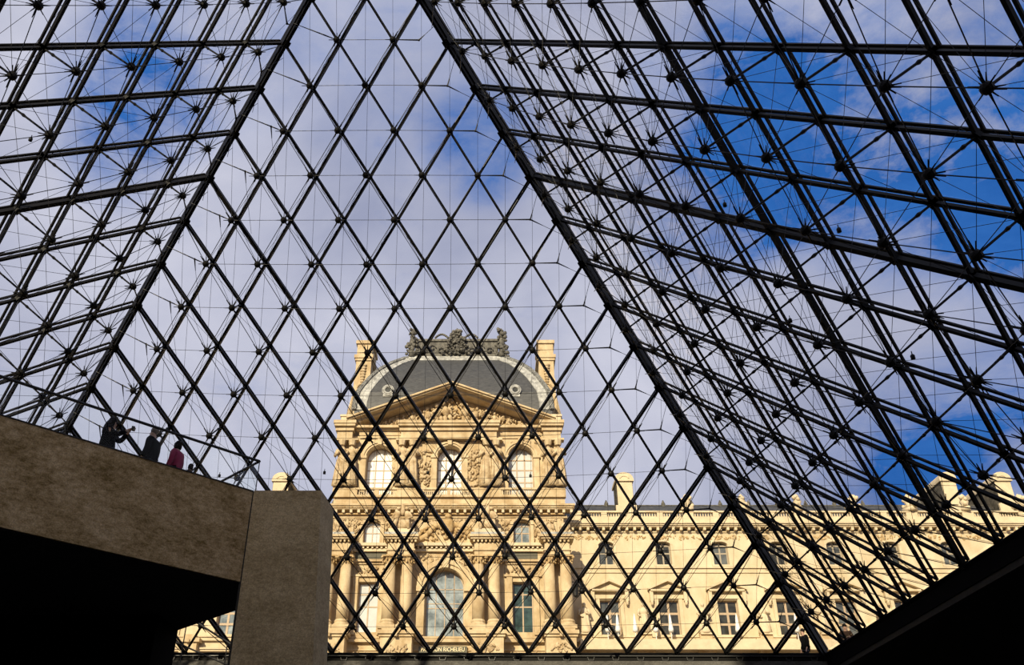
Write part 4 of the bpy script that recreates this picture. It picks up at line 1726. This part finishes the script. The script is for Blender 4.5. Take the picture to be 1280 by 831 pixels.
# rooftop sculpture on the right wing
rs = MB()
rn = random.Random(31)
rs.box(-.55, .55, -.4, .4, 0, .35)
rs.lathe(0, 0, [(.4, .35), (.3, .7), (.42, 1.0), (.2, 1.5), (.24, 1.65), (.05, 1.9)], 8)
for i in range(16):
    t = rn.random()
    rs.ball((rn.uniform(-.75, .75) * (1 - .6 * t), rn.uniform(-.2, .2), .4 + 1.2 * t), (.2, .2, .25), Euler((0, rn.uniform(-1, 1), 0)), 6, 4)
rs_me = rs.mesh('trophy', STONE_P, True)
for i, wh in enumerate(('first pier right of the pavilion chimney', 'second pier from the pavilion', 'third pier from the pavilion',
                        'fourth pier from the pavilion', 'fifth pier, left of the twin chimneys', 'pier at the foot of the left twin chimney',
                        'pier between the twin chimneys', 'pier right of the twin chimneys')):
    x = W0 + WP * (i + 1.5)
    R = root('roof_sculpture', 'pale stone trophy on the wing balustrade, ' + wh, 'sculpture', 'stone trophies on the wing balustrade', None, (x, YW, 22.45))
    o = place('trophy', rs_me, R, (0, 0, 0), (0, 0, i * 2.1), (1.0, 1.0, .92))

# statues in front of the wing piers
for i in range(6):
    me = statue_mesh('figure', STONE_P, 40 + i)
    x = XR(W0 - 2.45 + WP * i)
    lab = ('pale standing stone statue nearest the pavilion, beside its right corner', 'pale standing stone statue left of the second ground window of the wing',
           'pale standing stone statue left of the third wing window', 'pale draped stone statue left of the fourth wing window',
           'standing stone statue left of the fifth wing window, behind the steel', 'standing stone statue left of the sixth wing window, behind the steel')[i]
    R = root('statue', lab, 'statue', 'statues along the wing', None, (x, YW - .55, 10.65))
    place('figure', me, R, (0, 0, .12), None, (3.2, 3.0, 2.75))
    bb = MB()
    bb.box(-.5, .5, -.4, .45, 0, .14)
    bb.build('plinth', STONE_P, R)

# closed white parasols on the terrace
um = MB()
um.lathe(0, 0, [(.20, .75), (.24, .95), (.15, 1.5), (.10, 2.0), (.03, 2.32)], 9)
um_me = um.mesh('canopy', CANVAS, True)
up_ = MB()
up_.rod((0, 0, 0), (0, 0, 2.36), .03, 6)
up_.lathe(0, 0, [(.25, 0), (.25, .06), (.05, .1)], 10)
up_me = up_.mesh('pole', CANVAS)
YT = 60.5
t = MB()
t.box(XR(12.2), XR(70), 59.9, YW, 9.62, 9.95)
t.box(XR(12.2), XR(70), 59.9, 60.2, 9.1, 9.62)
t.build('terrace', STONE_P, WR)
for x, lab in ((14.72, 'closed white parasol at the left of the first wing window'), (15.62, 'closed white parasol at the right of the first wing window'),
               (17.15, 'closed white parasol between the first and second wing windows'), (18.95, 'small closed white parasol just left of the second wing window'),
               (20.3, 'closed white parasol in front of the second wing window'), (26.2, 'closed white parasol in front of the third wing window'),
               (31.4, 'closed white parasol in front of the fourth wing window')):
    R = root('parasol', lab, 'parasol', 'closed parasols on the terrace', None, (x, YT, 9.95))
    place('canopy', um_me, R)
    place('pole', up_me, R)

# lantern-shaped dark piece put in place of the shadow on the pavilion corner
lr = root('corner_shadow_piece', 'dark piece standing in for the cast shadow where the pavilion meets the wing', 'lamp', None, None, (11.95, 59.4, 13.6))
b = MB()
b.lathe(0, 0, [(.08, -.15), (.22, 0), (.3, .75), (.36, .8), (.12, 1.1), (.04, 1.3)], 8)
b.build('shadow_body', IRON, lr)
b = MB()
b.rod((0, 0, 1.25), (-.5, .5, 1.35), .04, 6)
b.build('bracket', IRON, lr)

# unseen opposite range of the palace, south, sized and placed to shade the hall
so_ = MB()
so_.box(-110, 95, -74, -56, 0, 31.5)
so_.box(-12, 13, -78, -54, 0, 40)
so_.prism_x([(-57, 31.5), (-63, 34.0), (-67, 34.0), (-73, 31.5)], -110, 95)
for i in range(38):
    x = -107 + i * 5.3
    so_.box(x - .5, x + .5, -56.4, -56, 2, 29)
OP = so_.build('opposite_wing', STONE, None)
tag(OP, None, None, None, 'structure')
print('objects', len(bpy.data.objects))
